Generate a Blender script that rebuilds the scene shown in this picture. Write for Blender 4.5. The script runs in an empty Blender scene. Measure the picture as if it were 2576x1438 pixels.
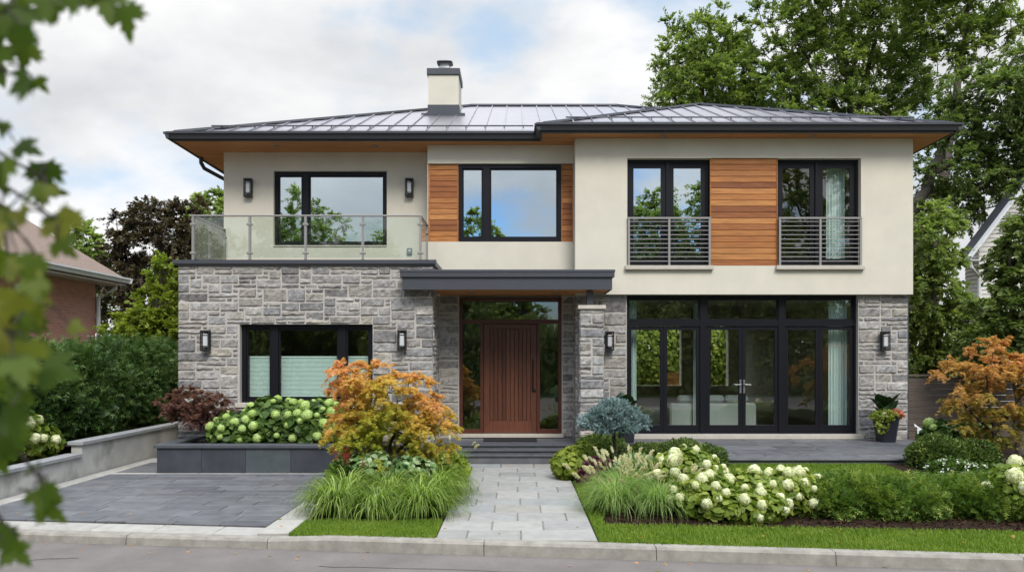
import bpy, math, random
import numpy as np
from mathutils import Vector
R = math.radians
S = bpy.context.scene
COL = S.collection

# ------------------------------------------------------------------ camera
FPX, VPX, VPY, CAMZ = 1900.0, 1300.0, 900.0, 1.64      # measured on a 2576 px wide view of the photo
cam_d = bpy.data.cameras.new('camera'); cam = bpy.data.objects.new('camera', cam_d); COL.objects.link(cam)
cam.location = (0, 0, CAMZ); cam.rotation_euler = (R(90), 0, 0)
cam_d.sensor_width = 36; cam_d.lens = FPX / 2576 * 36
cam_d.shift_x = -(VPX - 1288) / 2576; cam_d.shift_y = (VPY - 719) / 2576
cam_d.clip_start = 0.05; cam_d.clip_end = 2000
cam_d.dof.use_dof = True; cam_d.dof.focus_distance = 14.2; cam_d.dof.aperture_fstop = 2.2
S.camera = cam

# ------------------------------------------------------------------ world: hazy broken cloud
SUN_EL, SUN_AZ = 46, 161            # azimuth clockwise from +Y: behind the camera, to the left
W = bpy.data.worlds.new('World'); S.world = W; W.use_nodes = True
nt = W.node_tree; nt.nodes.clear(); N = nt.nodes.new; L = nt.links.new
out = N('ShaderNodeOutputWorld'); bg = N('ShaderNodeBackground'); L(bg.outputs[0], out.inputs[0])
bg.inputs[1].default_value = 0.12
sky = N('ShaderNodeTexSky'); sky.sky_type = 'NISHITA'; sky.sun_disc = False
sky.sun_elevation = R(SUN_EL); sky.sun_rotation = R(SUN_AZ); sky.air_density = 1.0; sky.dust_density = 0.2; sky.ozone_density = 2.0
tc = N('ShaderNodeTexCoord'); sep = N('ShaderNodeSeparateXYZ'); L(tc.outputs['Generated'], sep.inputs[0])
def math_n(op, a, b=None, c=None):
    m = N('ShaderNodeMath'); m.operation = op
    for i, v in enumerate((a, b, c)):
        if v is None: continue
        if isinstance(v, (int, float)): m.inputs[i].default_value = v
        else: L(v, m.inputs[i])
    return m.outputs[0]
def vec_n(op, a, b):
    m = N('ShaderNodeVectorMath'); m.operation = op
    for i, v in enumerate((a, b)):
        if isinstance(v, tuple): m.inputs[i].default_value = v
        else: L(v, m.inputs[i])
    return m.outputs['Value'] if op == 'DOT_PRODUCT' else m.outputs[0]
st_ = vec_n('MULTIPLY', tc.outputs['Generated'], (1.0, 1.0, 1.9))
n1 = N('ShaderNodeTexNoise'); n1.inputs['Scale'].default_value = 2.6; n1.inputs['Detail'].default_value = 10; n1.inputs['Roughness'].default_value = 0.52; n1.inputs['Distortion'].default_value = 0.15
mp = N('ShaderNodeMapping'); mp.inputs['Location'].default_value = (7.3, 2.2, 1.4); L(st_, mp.inputs[0]); L(mp.outputs[0], n1.inputs['Vector'])
n2 = N('ShaderNodeTexNoise'); n2.inputs['Scale'].default_value = 3.4; n2.inputs['Detail'].default_value = 9; n2.inputs['Roughness'].default_value = 0.5; n2.inputs['Distortion'].default_value = 0.2
mp2 = N('ShaderNodeMapping'); mp2.inputs['Location'].default_value = (-5.1, 2.7, 3.4); L(st_, mp2.inputs[0]); L(mp2.outputs[0], n2.inputs['Vector'])
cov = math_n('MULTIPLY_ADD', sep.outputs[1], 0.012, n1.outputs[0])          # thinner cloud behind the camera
for (dx, dy, dz, w0, w1, am) in ((-1080, 1900, 520, .986, 1.0, .095), (-10, 1900, 770, .9965, 1.0, .07), (-950, 1900, 900, .96, 1.0, -.10), (-450, 1900, 820, .97, 1.0, -.05), (-1000, 1900, 370, .985, 1.0, -.09), (150, -1900, 430, .93, 1.0, -.022)):   # breaks in the cloud
    d_ = Vector((dx, dy, dz)).normalized(); dt = vec_n('DOT_PRODUCT', tc.outputs['Generated'], tuple(d_))
    h_ = N('ShaderNodeMapRange'); h_.interpolation_type = 'SMOOTHSTEP'; L(dt, h_.inputs[0]); h_.inputs[1].default_value = w0; h_.inputs[2].default_value = w1; h_.inputs[4].default_value = -am
    cov = math_n('ADD', cov, h_.outputs[0])
mr = N('ShaderNodeMapRange'); mr.interpolation_type = 'SMOOTHSTEP'; L(cov, mr.inputs[0]); mr.inputs[1].default_value = 0.42; mr.inputs[2].default_value = 0.56; mr.inputs[3].default_value = 0.0
mr.inputs[4].default_value = 1.0
cr = N('ShaderNodeValToRGB'); L(n2.outputs[0], cr.inputs[0])
cr.color_ramp.elements[0].position = 0.36; cr.color_ramp.elements[0].color = (4.15, 4.25, 4.4, 1)
cr.color_ramp.elements[1].position = 0.58; cr.color_ramp.elements[1].color = (5.8, 5.8, 5.8, 1)
skm = N('ShaderNodeMix'); skm.data_type = 'RGBA'; skm.blend_type = 'MULTIPLY'; skm.inputs[0].default_value = 1; L(sky.outputs[0], skm.inputs[6]); skm.inputs[7].default_value = (.58, .72, .85, 1)
hz = N('ShaderNodeMix'); hz.data_type = 'RGBA'; L(skm.outputs[2], hz.inputs[6]); hz.inputs[7].default_value = (3.9, 4.85, 5.75, 1)
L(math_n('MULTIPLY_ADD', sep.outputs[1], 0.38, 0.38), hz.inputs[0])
mx = N('ShaderNodeMix'); mx.data_type = 'RGBA'; L(mr.outputs[0], mx.inputs[0]); L(hz.outputs[2], mx.inputs[6]); L(cr.outputs[0], mx.inputs[7])
# sky brightened with height: added soft top light for the facade, unchanged low down
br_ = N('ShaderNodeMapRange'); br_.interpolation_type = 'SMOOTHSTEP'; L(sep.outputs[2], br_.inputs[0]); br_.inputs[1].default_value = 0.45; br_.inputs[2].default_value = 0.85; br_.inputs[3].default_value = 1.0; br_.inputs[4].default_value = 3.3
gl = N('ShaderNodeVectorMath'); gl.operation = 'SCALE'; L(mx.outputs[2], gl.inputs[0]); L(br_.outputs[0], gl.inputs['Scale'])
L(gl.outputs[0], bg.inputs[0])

# ------------------------------------------------------------------ sun behind thin cloud
sun_d = bpy.data.lights.new('sun', 'SUN'); sun = bpy.data.objects.new('sun', sun_d); COL.objects.link(sun)
sun_d.energy = 2.0; sun_d.angle = R(24); sun_d.color = (1.0, 0.94, 0.85)
sv = Vector((math.sin(R(SUN_AZ)) * math.cos(R(SUN_EL)), math.cos(R(SUN_AZ)) * math.cos(R(SUN_EL)), math.sin(R(SUN_EL))))
sun.rotation_euler = sv.to_track_quat('Z', 'Y').to_euler(); sun.location = (0, 0, 40)
S.view_settings.view_transform = 'Standard'; S.view_settings.look = 'None'; S.view_settings.gamma = 1
S.view_settings.exposure = 0.53
S.cycles.max_bounces = 7; S.cycles.transparent_max_bounces = 24; S.cycles.glossy_bounces = 4; S.cycles.diffuse_bounces = 4
S.cycles.caustics_reflective = False; S.cycles.caustics_refractive = False; S.cycles.sample_clamp_indirect = 6

# ------------------------------------------------------------------ helpers
def PX(x, y, Y):                     # photo pixel + distance -> metres
    s = Y / FPX
    return Vector(((x - VPX) * s, Y, CAMZ - (y - VPY) * s))
ORG = {}
def org(o): return ORG.get(o.name, Vector((0, 0, 0))) if o else Vector((0, 0, 0))
def tag(o, label=None, cat=None, group=None, kind=None):
    if label: o['label'] = label
    if cat: o['category'] = cat
    if group: o['group'] = group
    if kind: o['kind'] = kind
    return o
def thing(name, label, cat, loc, group=None):
    o = bpy.data.objects.new(name, None); COL.objects.link(o); o.empty_display_size = 0.2
    o.location = loc; ORG[o.name] = Vector(loc); return tag(o, label, cat, group)
def link_mesh(name, me, parent, mat):
    o = bpy.data.objects.new(name, me); COL.objects.link(o)
    if mat: me.materials.append(mat)
    if parent: o.parent = parent
    ORG[o.name] = org(parent).copy()
    return o
def copy_tree(o, parent=None, loc=None):
    c = o.copy(); COL.objects.link(c); c.parent = parent
    if loc is not None: c.location = loc
    for ch in list(o.children): copy_tree(ch, c)
    return c

class MB:
    def __init__(s): s.v = []; s.f = []; s.r = []; s.smooth = False
    def add(s, vs, fs, r=0.5):
        b = len(s.v); s.v += [tuple(p) for p in vs]; s.f += [tuple(b + i for i in f) for f in fs]; s.r += [r] * len(vs)
    def box(s, x0, x1, y0, y1, z0, z1, r=0.5, c=0.0):
        if c <= 0:
            vs = [(x0,y0,z0),(x1,y0,z0),(x1,y1,z0),(x0,y1,z0),(x0,y0,z1),(x1,y0,z1),(x1,y1,z1),(x0,y1,z1)]
            s.add(vs, [(0,3,2,1),(4,5,6,7),(0,1,5,4),(1,2,6,5),(2,3,7,6),(3,0,4,7)], r); return
        c = min(c, (x1-x0)*.3, (y1-y0)*.3, (z1-z0)*.3)       # chamfered box
        X = (x0, x1); Y = (y0, y1); Z = (z0, z1); idx = {}; vs = []
        for i in (0,1):
            for j in (0,1):
                for k in (0,1):
                    dx, dy, dz = (c,-c)[i], (c,-c)[j], (c,-c)[k]
                    for a, p in enumerate(((X[i],Y[j]+dy,Z[k]+dz),(X[i]+dx,Y[j],Z[k]+dz),(X[i]+dx,Y[j]+dy,Z[k]))):
                        idx[i,j,k,a] = len(vs); vs.append(p)
        fs = []
        for i in (0,1):
            q = [idx[i,0,0,0],idx[i,1,0,0],idx[i,1,1,0],idx[i,0,1,0]]; fs.append(q if i else q[::-1])
            q = [idx[0,i,0,1],idx[0,i,1,1],idx[1,i,1,1],idx[1,i,0,1]]; fs.append(q if i else q[::-1])
            q = [idx[0,0,i,2],idx[1,0,i,2],idx[1,1,i,2],idx[0,1,i,2]]; fs.append(q if i else q[::-1])
        for j in (0,1):
            for k in (0,1):
                q = [idx[0,j,k,1],idx[1,j,k,1],idx[1,j,k,2],idx[0,j,k,2]]; fs.append(q if (j==k) else q[::-1])
                q = [idx[j,0,k,0],idx[j,1,k,0],idx[j,1,k,2],idx[j,0,k,2]]; fs.append(q[::-1] if (j==k) else q)
                q = [idx[j,k,0,0],idx[j,k,1,0],idx[j,k,1,1],idx[j,k,0,1]]; fs.append(q if (j==k) else q[::-1])
        for i in (0,1):
            for j in (0,1):
                for k in (0,1):
                    q = [idx[i,j,k,0],idx[i,j,k,1],idx[i,j,k,2]]; fs.append(q if (i+j+k) % 2 else q[::-1])
        s.add(vs, fs, r)
    def tube(s, pts, rad, n=8, r=0.5, caps=True):
        pts = [Vector(p) for p in pts]
        if not hasattr(rad, '__len__'): rad = [rad] * len(pts)
        vs = []; fs = []; up = Vector((0, 0, 1))
        for i, p in enumerate(pts):
            d = (pts[min(i+1, len(pts)-1)] - pts[max(i-1, 0)]).normalized()
            a = d.cross(up if abs(d.z) < .95 else Vector((0, 1, 0))).normalized(); b = a.cross(d).normalized()
            for k in range(n):
                t = 2 * math.pi * k / n; vs.append(p + (a * math.cos(t) + b * math.sin(t)) * rad[i])
        for i in range(len(pts) - 1):
            for k in range(n):
                k2 = (k + 1) % n; fs.append((i*n+k, i*n+k2, (i+1)*n+k2, (i+1)*n+k))
        if caps: fs.append(tuple(range(n))[::-1]); fs.append(tuple((len(pts)-1)*n + k for k in range(n)))
        s.add(vs, fs, r)
    def bar(s, p0, p1, w, h, r=0.5, up=(0, 0, 1)):           # box beam between two points
        p0 = Vector(p0); p1 = Vector(p1); d = (p1 - p0).normalized(); a = d.cross(Vector(up)).normalized(); b = a.cross(d).normalized()
        vs = [p + a * sx * w / 2 + b * sz * h / 2 for p in (p0, p1) for sx, sz in ((-1,-1),(1,-1),(1,1),(-1,1))]
        s.add(vs, [(0,1,2,3)[::-1],(4,5,6,7),(0,1,5,4),(1,2,6,5),(2,3,7,6),(3,0,4,7)], r)
    def extrude(s, poly, p0, p1, r=0.5, ax=(1, 0, 0)):       # poly of 3-D offsets swept from p0 to p1
        n = len(poly); p0 = Vector(p0); p1 = Vector(p1)
        vs = [p0 + Vector(q) for q in poly] + [p1 + Vector(q) for q in poly]
        fs = [(i, (i+1) % n, n + (i+1) % n, n + i) for i in range(n)] + [tuple(range(n))[::-1], tuple(range(n, 2*n))]
        s.add(vs, fs, r)
    def lathe(s, prof, c, n=16, r=0.5, square=False):
        vs = []; fs = []
        for (rr, z) in prof:
            for k in range(n):
                t = 2 * math.pi * (k + .5) / n; m = 1.0
                if square: m = 1 / max(abs(math.cos(t)), abs(math.sin(t))) ** .85
                vs.append((c[0] + rr * m * math.cos(t), c[1] + rr * m * math.sin(t), c[2] + z))
        for i in range(len(prof) - 1):
            for k in range(n):
                k2 = (k + 1) % n; fs.append((i*n+k, i*n+k2, (i+1)*n+k2, (i+1)*n+k))
        fs.append(tuple(range(n))[::-1]); fs.append(tuple((len(prof)-1)*n + k for k in range(n)))
        s.add(vs, fs, r)
    def build(s, name, mat, parent=None, smooth=False, at=None):
        me = bpy.data.meshes.new(name)
        o0 = org(parent) if at is None else Vector(at)
        me.from_pydata([(p[0]-o0[0], p[1]-o0[1], p[2]-o0[2]) for p in s.v], [], s.f)
        a = me.attributes.new('rnd', 'FLOAT', 'POINT'); a.data.foreach_set('value', np.array(s.r, dtype=np.float32))
        if smooth: me.polygons.foreach_set('use_smooth', np.ones(len(me.polygons), dtype=bool))
        me.update()
        o = link_mesh(name, me, parent, mat)
        if at is not None: o.location = Vector(at) - org(parent); ORG[o.name] = Vector(at)
        return o
def np_mesh(name, V, F, rnd, mat, parent, smooth=False, extra=None):
    """V (n,3) world, F (m,k) index array (or list of such arrays), rnd (n,)"""
    me = bpy.data.meshes.new(name); V = V - np.array(org(parent))
    Fs = F if isinstance(F, list) else [F]
    me.vertices.add(len(V)); me.vertices.foreach_set('co', V.astype(np.float32).ravel())
    tot = sum(f.size for f in Fs); me.loops.add(tot); me.loops.foreach_set('vertex_index', np.concatenate([f.ravel() for f in Fs]).astype(np.int32))
    starts = []; b = 0
    for f in Fs:
        starts.append(b + np.arange(len(f)) * f.shape[1]); b += f.size
    me.polygons.add(sum(len(f) for f in Fs)); me.polygons.foreach_set('loop_start', np.concatenate(starts).astype(np.int32))
    a = me.attributes.new('rnd', 'FLOAT', 'POINT'); a.data.foreach_set('value', rnd.astype(np.float32))
    me.update(calc_edges=True); me.validate()
    if smooth: me.polygons.foreach_set('use_smooth', np.ones(len(me.polygons), dtype=bool))
    return link_mesh(name, me, parent, mat)

# ------------------------------------------------------------------ materials
def mat(name, col, rough=0.6, metal=0.0, cols=None, noise=None, bump=None, stretch=None, spec=0.5, vary=None, coat=0, stain=None):
    """cols: colours over the 'rnd' attribute; noise=(scale, amount) brightness mottling; bump=(scale, strength, distance)"""
    m = bpy.data.materials.new(name); m.use_nodes = True; t = m.node_tree; n = t.nodes.new; l = t.links.new
    b = t.nodes['Principled BSDF']; b.inputs['Roughness'].default_value = rough; b.inputs['Metallic'].default_value = metal
    b.inputs['Specular IOR Level'].default_value = spec; b.inputs['Coat Weight'].default_value = coat
    tcn = n('ShaderNodeTexCoord'); co = tcn.outputs['Object']
    if stretch:
        mpn = n('ShaderNodeMapping'); mpn.inputs['Scale'].default_value = stretch; l(co, mpn.inputs[0]); co = mpn.outputs[0]
    if cols:
        at = n('ShaderNodeAttribute'); at.attribute_name = 'rnd'
        rp = n('ShaderNodeValToRGB'); l(at.outputs['Fac'], rp.inputs[0]); e = rp.color_ramp.elements
        while len(e) < len(cols): e.new(0.5)
        for i, c in enumerate(cols): e[i].position = i / (len(cols) - 1); e[i].color = (*c, 1)
        cur = rp.outputs[0]
    else:
        rgb = n('ShaderNodeRGB'); rgb.outputs[0].default_value = (*col, 1); cur = rgb.outputs[0]
    if noise:
        off = None
        nz = n('ShaderNodeTexNoise'); nz.inputs['Scale'].default_value = noise[0]; nz.inputs['Detail'].default_value = 6; nz.inputs['Roughness'].default_value = .62
        if cols:                                            # shift the pattern per piece
            va = n('ShaderNodeVectorMath'); va.operation = 'MULTIPLY_ADD'; l(at.outputs['Fac'], va.inputs[0]); va.inputs[1].default_value = (37, 19, 53); l(co, va.inputs[2]); l(va.outputs[0], nz.inputs['Vector'])
        else: l(co, nz.inputs['Vector'])
        r2 = n('ShaderNodeMapRange'); l(nz.outputs[0], r2.inputs[0]); r2.inputs[1].default_value = .3; r2.inputs[2].default_value = .7
        r2.inputs[3].default_value = 1 - noise[1]; r2.inputs[4].default_value = 1 + noise[1]
        hs = n('ShaderNodeHueSaturation'); l(r2.outputs[0], hs.inputs['Value']); l(cur, hs.inputs['Color']); cur = hs.outputs[0]
    if stain:                                               # (scale, threshold, colour): blotches of another colour
        nz = n('ShaderNodeTexNoise'); nz.inputs['Scale'].default_value = stain[0]; nz.inputs['Detail'].default_value = 5; l(co, nz.inputs['Vector'])
        r3 = n('ShaderNodeMapRange'); l(nz.outputs[0], r3.inputs[0]); r3.inputs[1].default_value = stain[1]; r3.inputs[2].default_value = stain[1] + .15; r3.inputs[4].default_value = .75
        mm = n('ShaderNodeMix'); mm.data_type = 'RGBA'; l(r3.outputs[0], mm.inputs[0]); l(cur, mm.inputs[6]); mm.inputs[7].default_value = (*stain[2], 1); cur = mm.outputs[2]
    l(cur, b.inputs['Base Color'])
    if bump:
        nb = n('ShaderNodeTexNoise'); nb.inputs['Scale'].default_value = bump[0]; nb.inputs['Detail'].default_value = 5; l(co, nb.inputs['Vector'])
        bn = n('ShaderNodeBump'); bn.inputs['Strength'].default_value = bump[1]; bn.inputs['Distance'].default_value = bump[2]; l(nb.outputs[0], bn.inputs['Height']); l(bn.outputs[0], b.inputs['Normal'])
    return m
def leaf_mat(name, cols, trans=0.3, rough=0.5, nscale=1.3, spec=0.25, namt=.22):
    m = mat(name, (0, 0, 0), rough, cols=cols, noise=(nscale, namt), spec=spec)
    t = m.node_tree; b = t.nodes['Principled BSDF']; o = t.nodes['Material Output']
    tr = t.nodes.new('ShaderNodeBsdfTranslucent'); mxn = t.nodes.new('ShaderNodeMixShader'); mxn.inputs[0].default_value = trans
    src = b.inputs['Base Color'].links[0].from_socket
    br = t.nodes.new('ShaderNodeMix'); br.data_type = 'RGBA'; br.blend_type = 'MULTIPLY'; br.inputs[0].default_value = 1; br.inputs[7].default_value = (1.5, 1.6, .8, 1)
    t.links.new(src, br.inputs[6]); t.links.new(br.outputs[2], tr.inputs[0])
    t.links.new(b.outputs[0], mxn.inputs[1]); t.links.new(tr.outputs[0], mxn.inputs[2]); t.links.new(mxn.outputs[0], o.inputs[0])
    return m
def glass_mat(name, refl, tint, col=(1, 1, 1), wob=0.0):
    m = bpy.data.materials.new(name); m.use_nodes = True; t = m.node_tree; t.nodes.clear(); n = t.nodes.new; l = t.links.new
    o = n('ShaderNodeOutputMaterial'); tr = n('ShaderNodeBsdfTransparent'); tr.inputs[0].default_value = (*tint, 1)
    g = n('ShaderNodeBsdfGlossy'); g.inputs[0].default_value = (*col, 1); g.inputs['Roughness'].default_value = 0.0
    lw0 = n('ShaderNodeLayerWeight'); lw0.inputs[0].default_value = .5
    pw = n('ShaderNodeMath'); pw.operation = 'POWER'; l(lw0.outputs['Facing'], pw.inputs[0]); pw.inputs[1].default_value = 5
    lw = n('ShaderNodeMath'); lw.operation = 'MULTIPLY_ADD'; l(pw.outputs[0], lw.inputs[0]); lw.inputs[1].default_value = .8; lw.inputs[2].default_value = .035
    ad = n('ShaderNodeMath'); ad.operation = 'ADD'; ad.inputs[1].default_value = refl; ad.use_clamp = True; l(lw.outputs[0], ad.inputs[0])
    mxn = n('ShaderNodeMixShader'); l(ad.outputs[0], mxn.inputs[0]); l(tr.outputs[0], mxn.inputs[1]); l(g.outputs[0], mxn.inputs[2]); l(mxn.outputs[0], o.inputs[0])
    if wob:
        tcn = n('ShaderNodeTexCoord'); nz = n('ShaderNodeTexNoise'); nz.inputs['Scale'].default_value = 1.1; nz.inputs['Detail'].default_value = 1; l(tcn.outputs['Object'], nz.inputs['Vector'])
        bn = n('ShaderNodeBump'); bn.inputs['Strength'].default_value = wob; bn.inputs['Distance'].default_value = .02; l(nz.outputs[0], bn.inputs['Height']); l(bn.outputs[0], g.inputs['Normal'])
    return m

M = {}
M['stucco'] = mat('stucco', (.65, .605, .50), .85, noise=(1.6, .055), bump=(130, .4, .004), spec=.2)
M['stone'] = mat('ashlar_stone', (.3, .3, .3), .85, cols=[(.17,.162,.155),(.24,.23,.222),(.32,.305,.288),(.285,.258,.228),(.35,.335,.315),(.215,.212,.215),(.39,.355,.295),(.30,.292,.285),(.43,.41,.375)], noise=(11, .42), bump=(34, 1.0, .016), spec=.25)
M['mortar'] = mat('mortar', (.46, .43, .39), .95, noise=(14, .1), bump=(90, .4, .004), spec=.1)
M['lime'] = mat('limestone_trim', (.50, .46, .39), .8, noise=(7, .08), bump=(60, .2, .003), spec=.2)
M['charcoal'] = mat('charcoal_metal', (.055, .058, .068), .42, spec=.5, noise=(3, .06))
M['gutter'] = mat('dark_gutter_metal', (.040, .041, .047), .38, spec=.5)
M['roofmetal'] = mat('roof_metal', (.33, .318, .345), .33, metal=.85, noise=(2.2, .07), spec=.5)
M['roofdark'] = mat('roof_trim_metal', (.045, .045, .052), .4, spec=.5)
M['frame'] = mat('black_window_frame', (.008, .008, .011), .4, spec=.25)
M['cedar'] = mat('cedar_board', (.4, .2, .1), .55, cols=[(.21,.070,.024),(.33,.12,.034),(.43,.175,.05),(.26,.085,.026),(.48,.21,.065),(.37,.14,.038)], noise=(5, .34), stretch=(.5, 1, 9), bump=(14, .2, .004), spec=.3, stain=(1.3, .60, (.20, .075, .03)))
M['soffit'] = mat('cedar_soffit', (.38, .17, .065), .55, cols=[(.50,.225,.08),(.60,.28,.11),(.55,.25,.09)], noise=(4, .22), stretch=(.4, 8, 1), spec=.3)
M['door'] = mat('mahogany_door', (.12, .035, .018), .42, cols=[(.095,.034,.018),(.125,.045,.024),(.075,.026,.014)], noise=(5, .30), stretch=(9, 1, .45), spec=.4, bump=(12, .12, .002))
M['doorframe'] = mat('mahogany_frame', (.085, .025, .014), .42, noise=(6, .2), spec=.4)
M['steel'] = mat('brushed_steel', (.30, .285, .265), .45, metal=.4)
M['dsteel'] = mat('dark_pull_metal', (.02, .02, .022), .35, metal=.6)
M['glass_up'] = glass_mat('sky_reflecting_glass', .50, (.75, .82, .82), (.84, .93, 1), .012)
M['glass_low'] = glass_mat('window_glass', .05, (.94, .975, .96), (1, 1, 1), .012)
M['glass_rail'] = glass_mat('balcony_glass', .035, (.90, .945, .92))
M['lampglass'] = mat('frosted_lamp_glass', (.55, .56, .56), .3)
M['slate'] = mat('slate_paver', (.1, .1, .11), .5, cols=[(.085,.086,.092),(.115,.117,.124),(.10,.102,.109),(.145,.146,.15),(.108,.107,.11),(.125,.13,.135)], noise=(4, .25), bump=(22, .35, .005), spec=.45)
M['slatepanel'] = mat('slate_panel', (.07, .08, .09), .5, cols=[(.05,.055,.065),(.048,.052,.062),(.075,.09,.094),(.055,.06,.07)], noise=(3, .22), bump=(15, .25, .004), spec=.45)
M['slatecap'] = mat('slate_cap', (.075, .08, .09), .5, noise=(5, .15), bump=(20, .2, .003))
M['walk'] = mat('grey_paver', (.3, .3, .3), .75, cols=[(.245,.245,.225),(.305,.30,.275),(.275,.27,.255),(.33,.32,.29),(.26,.265,.255),(.30,.275,.235)], noise=(6, .14), bump=(30, .3, .004), spec=.3)
M['pale'] = mat('pale_border_paver', (.42, .41, .37), .8, cols=[(.31,.30,.27),(.37,.355,.315),(.34,.33,.30)], noise=(7, .13), bump=(30, .25, .003), spec=.2)
M['kerb'] = mat('kerb_concrete', (.28, .258, .22), .9, noise=(7, .24), bump=(50, .4, .004), spec=.2, stain=(2.2, .56, (.22, .20, .165)))
M['asphalt'] = mat('worn_asphalt', (.170, .152, .138), .92, noise=(1.7, .16), bump=(220, .5, .004), spec=.15, stain=(60, .55, (.13, .122, .115)))
M['concrete'] = mat('cast_concrete', (.44, .43, .395), .85, noise=(2.2, .16), bump=(26, .2, .004), spec=.2, stain=(1.8, .55, (.22, .215, .19)))
M['conccap'] = mat('concrete_coping', (.31, .315, .315), .8, noise=(6, .1), spec=.2)
M['soil'] = mat('dark_mulch', (.028, .018, .012), .95, noise=(20, .4), bump=(60, .8, .02), spec=.1)
M['chips'] = mat('bark_chip', (.03, .02, .01), .9, cols=[(.02,.012,.008),(.06,.032,.018),(.035,.02,.012)], spec=.1)
M['groundgrass'] = mat('ground_turf', (.045, .085, .018), .95, noise=(4, .3), spec=.1)
M['grass'] = leaf_mat('lawn_grass', [(.07,.12,.015),(.13,.21,.022),(.18,.26,.03),(.25,.30,.07)], .35, .55)
M['bark'] = mat('grey_bark', (.10, .085, .07), .9, noise=(9, .3), stretch=(1, 1, .3), bump=(18, .8, .02), spec=.1)
M['barkdark'] = mat('dark_bark', (.045, .036, .03), .9, noise=(9, .3), bump=(18, .6, .01), spec=.1)
M['brick'] = None
M['white'] = mat('white_trim', (.66, .66, .65), .5)
M['siding'] = mat('pale_siding', (.60, .575, .52), .7, noise=(2, .04))
M['shingle'] = mat('brown_shingles', (.235, .175, .14), .9, noise=(24, .22), bump=(30, .5, .01), spec=.15)
M['fencewood'] = mat('weathered_fence_board', (.13, .1, .08), .8, cols=[(.115,.090,.076),(.15,.118,.098),(.13,.105,.088)], noise=(4, .22), stretch=(.6, 1, 7), bump=(10, .25, .004), spec=.2)
M['curtain'] = mat('pale_curtain', (.72, .80, .77), .9, spec=.1)
M['blind'] = mat('pleated_blind', (.70, .80, .76), .9, spec=.1)
M['roomwall'] = mat('interior_wall', (.50, .49, .46), .9)
M['roomfloor'] = mat('interior_floor', (.20, .13, .085), .5)
M['sofa'] = mat('sofa_fabric', (.62, .66, .63), .9, noise=(40, .05), spec=.1)
M['potblack'] = mat('black_pot_glaze', (.016, .019, .026), .38)
M['black'] = mat('black_metal', (.012, .012, .013), .45)
M['copper'] = mat('clay_flue', (.42, .22, .15), .7)
M['galv'] = mat('galvanised_cap', (.20, .20, .20), .4, metal=.5)
M['plastic'] = mat('clear_plastic_sheet', (.55, .57, .58), .2, spec=.8)
def brick_mat():
    m = bpy.data.materials.new('red_brick'); m.use_nodes = True; t = m.node_tree; n = t.nodes.new; l = t.links.new
    b = t.nodes['Principled BSDF']; b.inputs['Roughness'].default_value = .9; b.inputs['Specular IOR Level'].default_value = .2
    tcn = n('ShaderNodeTexCoord'); sp = n('ShaderNodeSeparateXYZ'); l(tcn.outputs['Object'], sp.inputs[0]); ad = n('ShaderNodeMath'); ad.operation = 'ADD'; l(sp.outputs[0], ad.inputs[0]); l(sp.outputs[1], ad.inputs[1])
    cb = n('ShaderNodeCombineXYZ'); l(ad.outputs[0], cb.inputs[0]); l(sp.outputs[2], cb.inputs[1])
    br = n('ShaderNodeTexBrick'); br.inputs['Scale'].default_value = 1; br.inputs['Brick Width'].default_value = .215; br.inputs['Row Height'].default_value = .072; br.inputs['Mortar Size'].default_value = .008
    br.inputs['Color1'].default_value = (.52, .235, .155, 1); br.inputs['Color2'].default_value = (.44, .18, .12, 1); br.inputs['Mortar'].default_value = (.36, .30, .26, 1); l(cb.outputs[0], br.inputs[0])
    l(br.outputs[0], b.inputs[0]); return m
M['brick'] = brick_mat()

# ------------------------------------------------------------------ foliage tools
T_LEAF = (np.array([(0,0,0),(-.30,.42,.07),(0,1,-.08),(.30,.42,.07)]), [(0,1,2),(0,2,3)])
T_BROAD = (np.array([(0,0,0),(-.36,.28,.07),(-.33,.66,.05),(0,1,-.10),(.33,.66,.05),(.36,.28,.07)]), [(0,1,2,3),(0,3,4,5)])
def palm(nl, w, spread):
    v = [(0, 0, 0)]; f = []
    for k in range(nl):
        a = (k - (nl - 1) / 2) * spread; ln = 1 - .32 * abs(k - (nl-1)/2) / ((nl-1)/2)
        d = (math.sin(a), math.cos(a)); p = (d[1], -d[0]); b = len(v)
        v += [(d[0]*ln*.5 - p[0]*w, d[1]*ln*.5 - p[1]*w, .03), (d[0]*ln, d[1]*ln, -.1), (d[0]*ln*.5 + p[0]*w, d[1]*ln*.5 + p[1]*w, .03)]
        f.append((0, b, b+1, b+2))
    return (np.array(v), f)
T_PALM = palm(5, .085, .55)
T_PALM3 = palm(3, .13, .62)
def sprig(nn, w, ln):
    v = []; f = []
    for k in range(nn):
        y = k / nn; sd = -1 if k % 2 else 1; up = .35 * math.sin(k * 2.1); b = len(v)
        v += [(0, y - w, 0), (0, y + w, 0), (sd * ln * (1 - .5*y), y + .35 * ln, up * ln)]; f.append((b, b+1, b+2))
    b = len(v); v += [(-w*.7, .6, 0), (w*.7, .6, 0), (0, 1.15, 0)]; f.append((b, b+1, b+2))
    return (np.array(v), f)
T_SPRIG = sprig(9, .07, .42)
T_SPRUCE = sprig(13, .055, .24)
def unit(a): return a / np.maximum(np.linalg.norm(a, axis=-1, keepdims=True), 1e-9)
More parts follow.
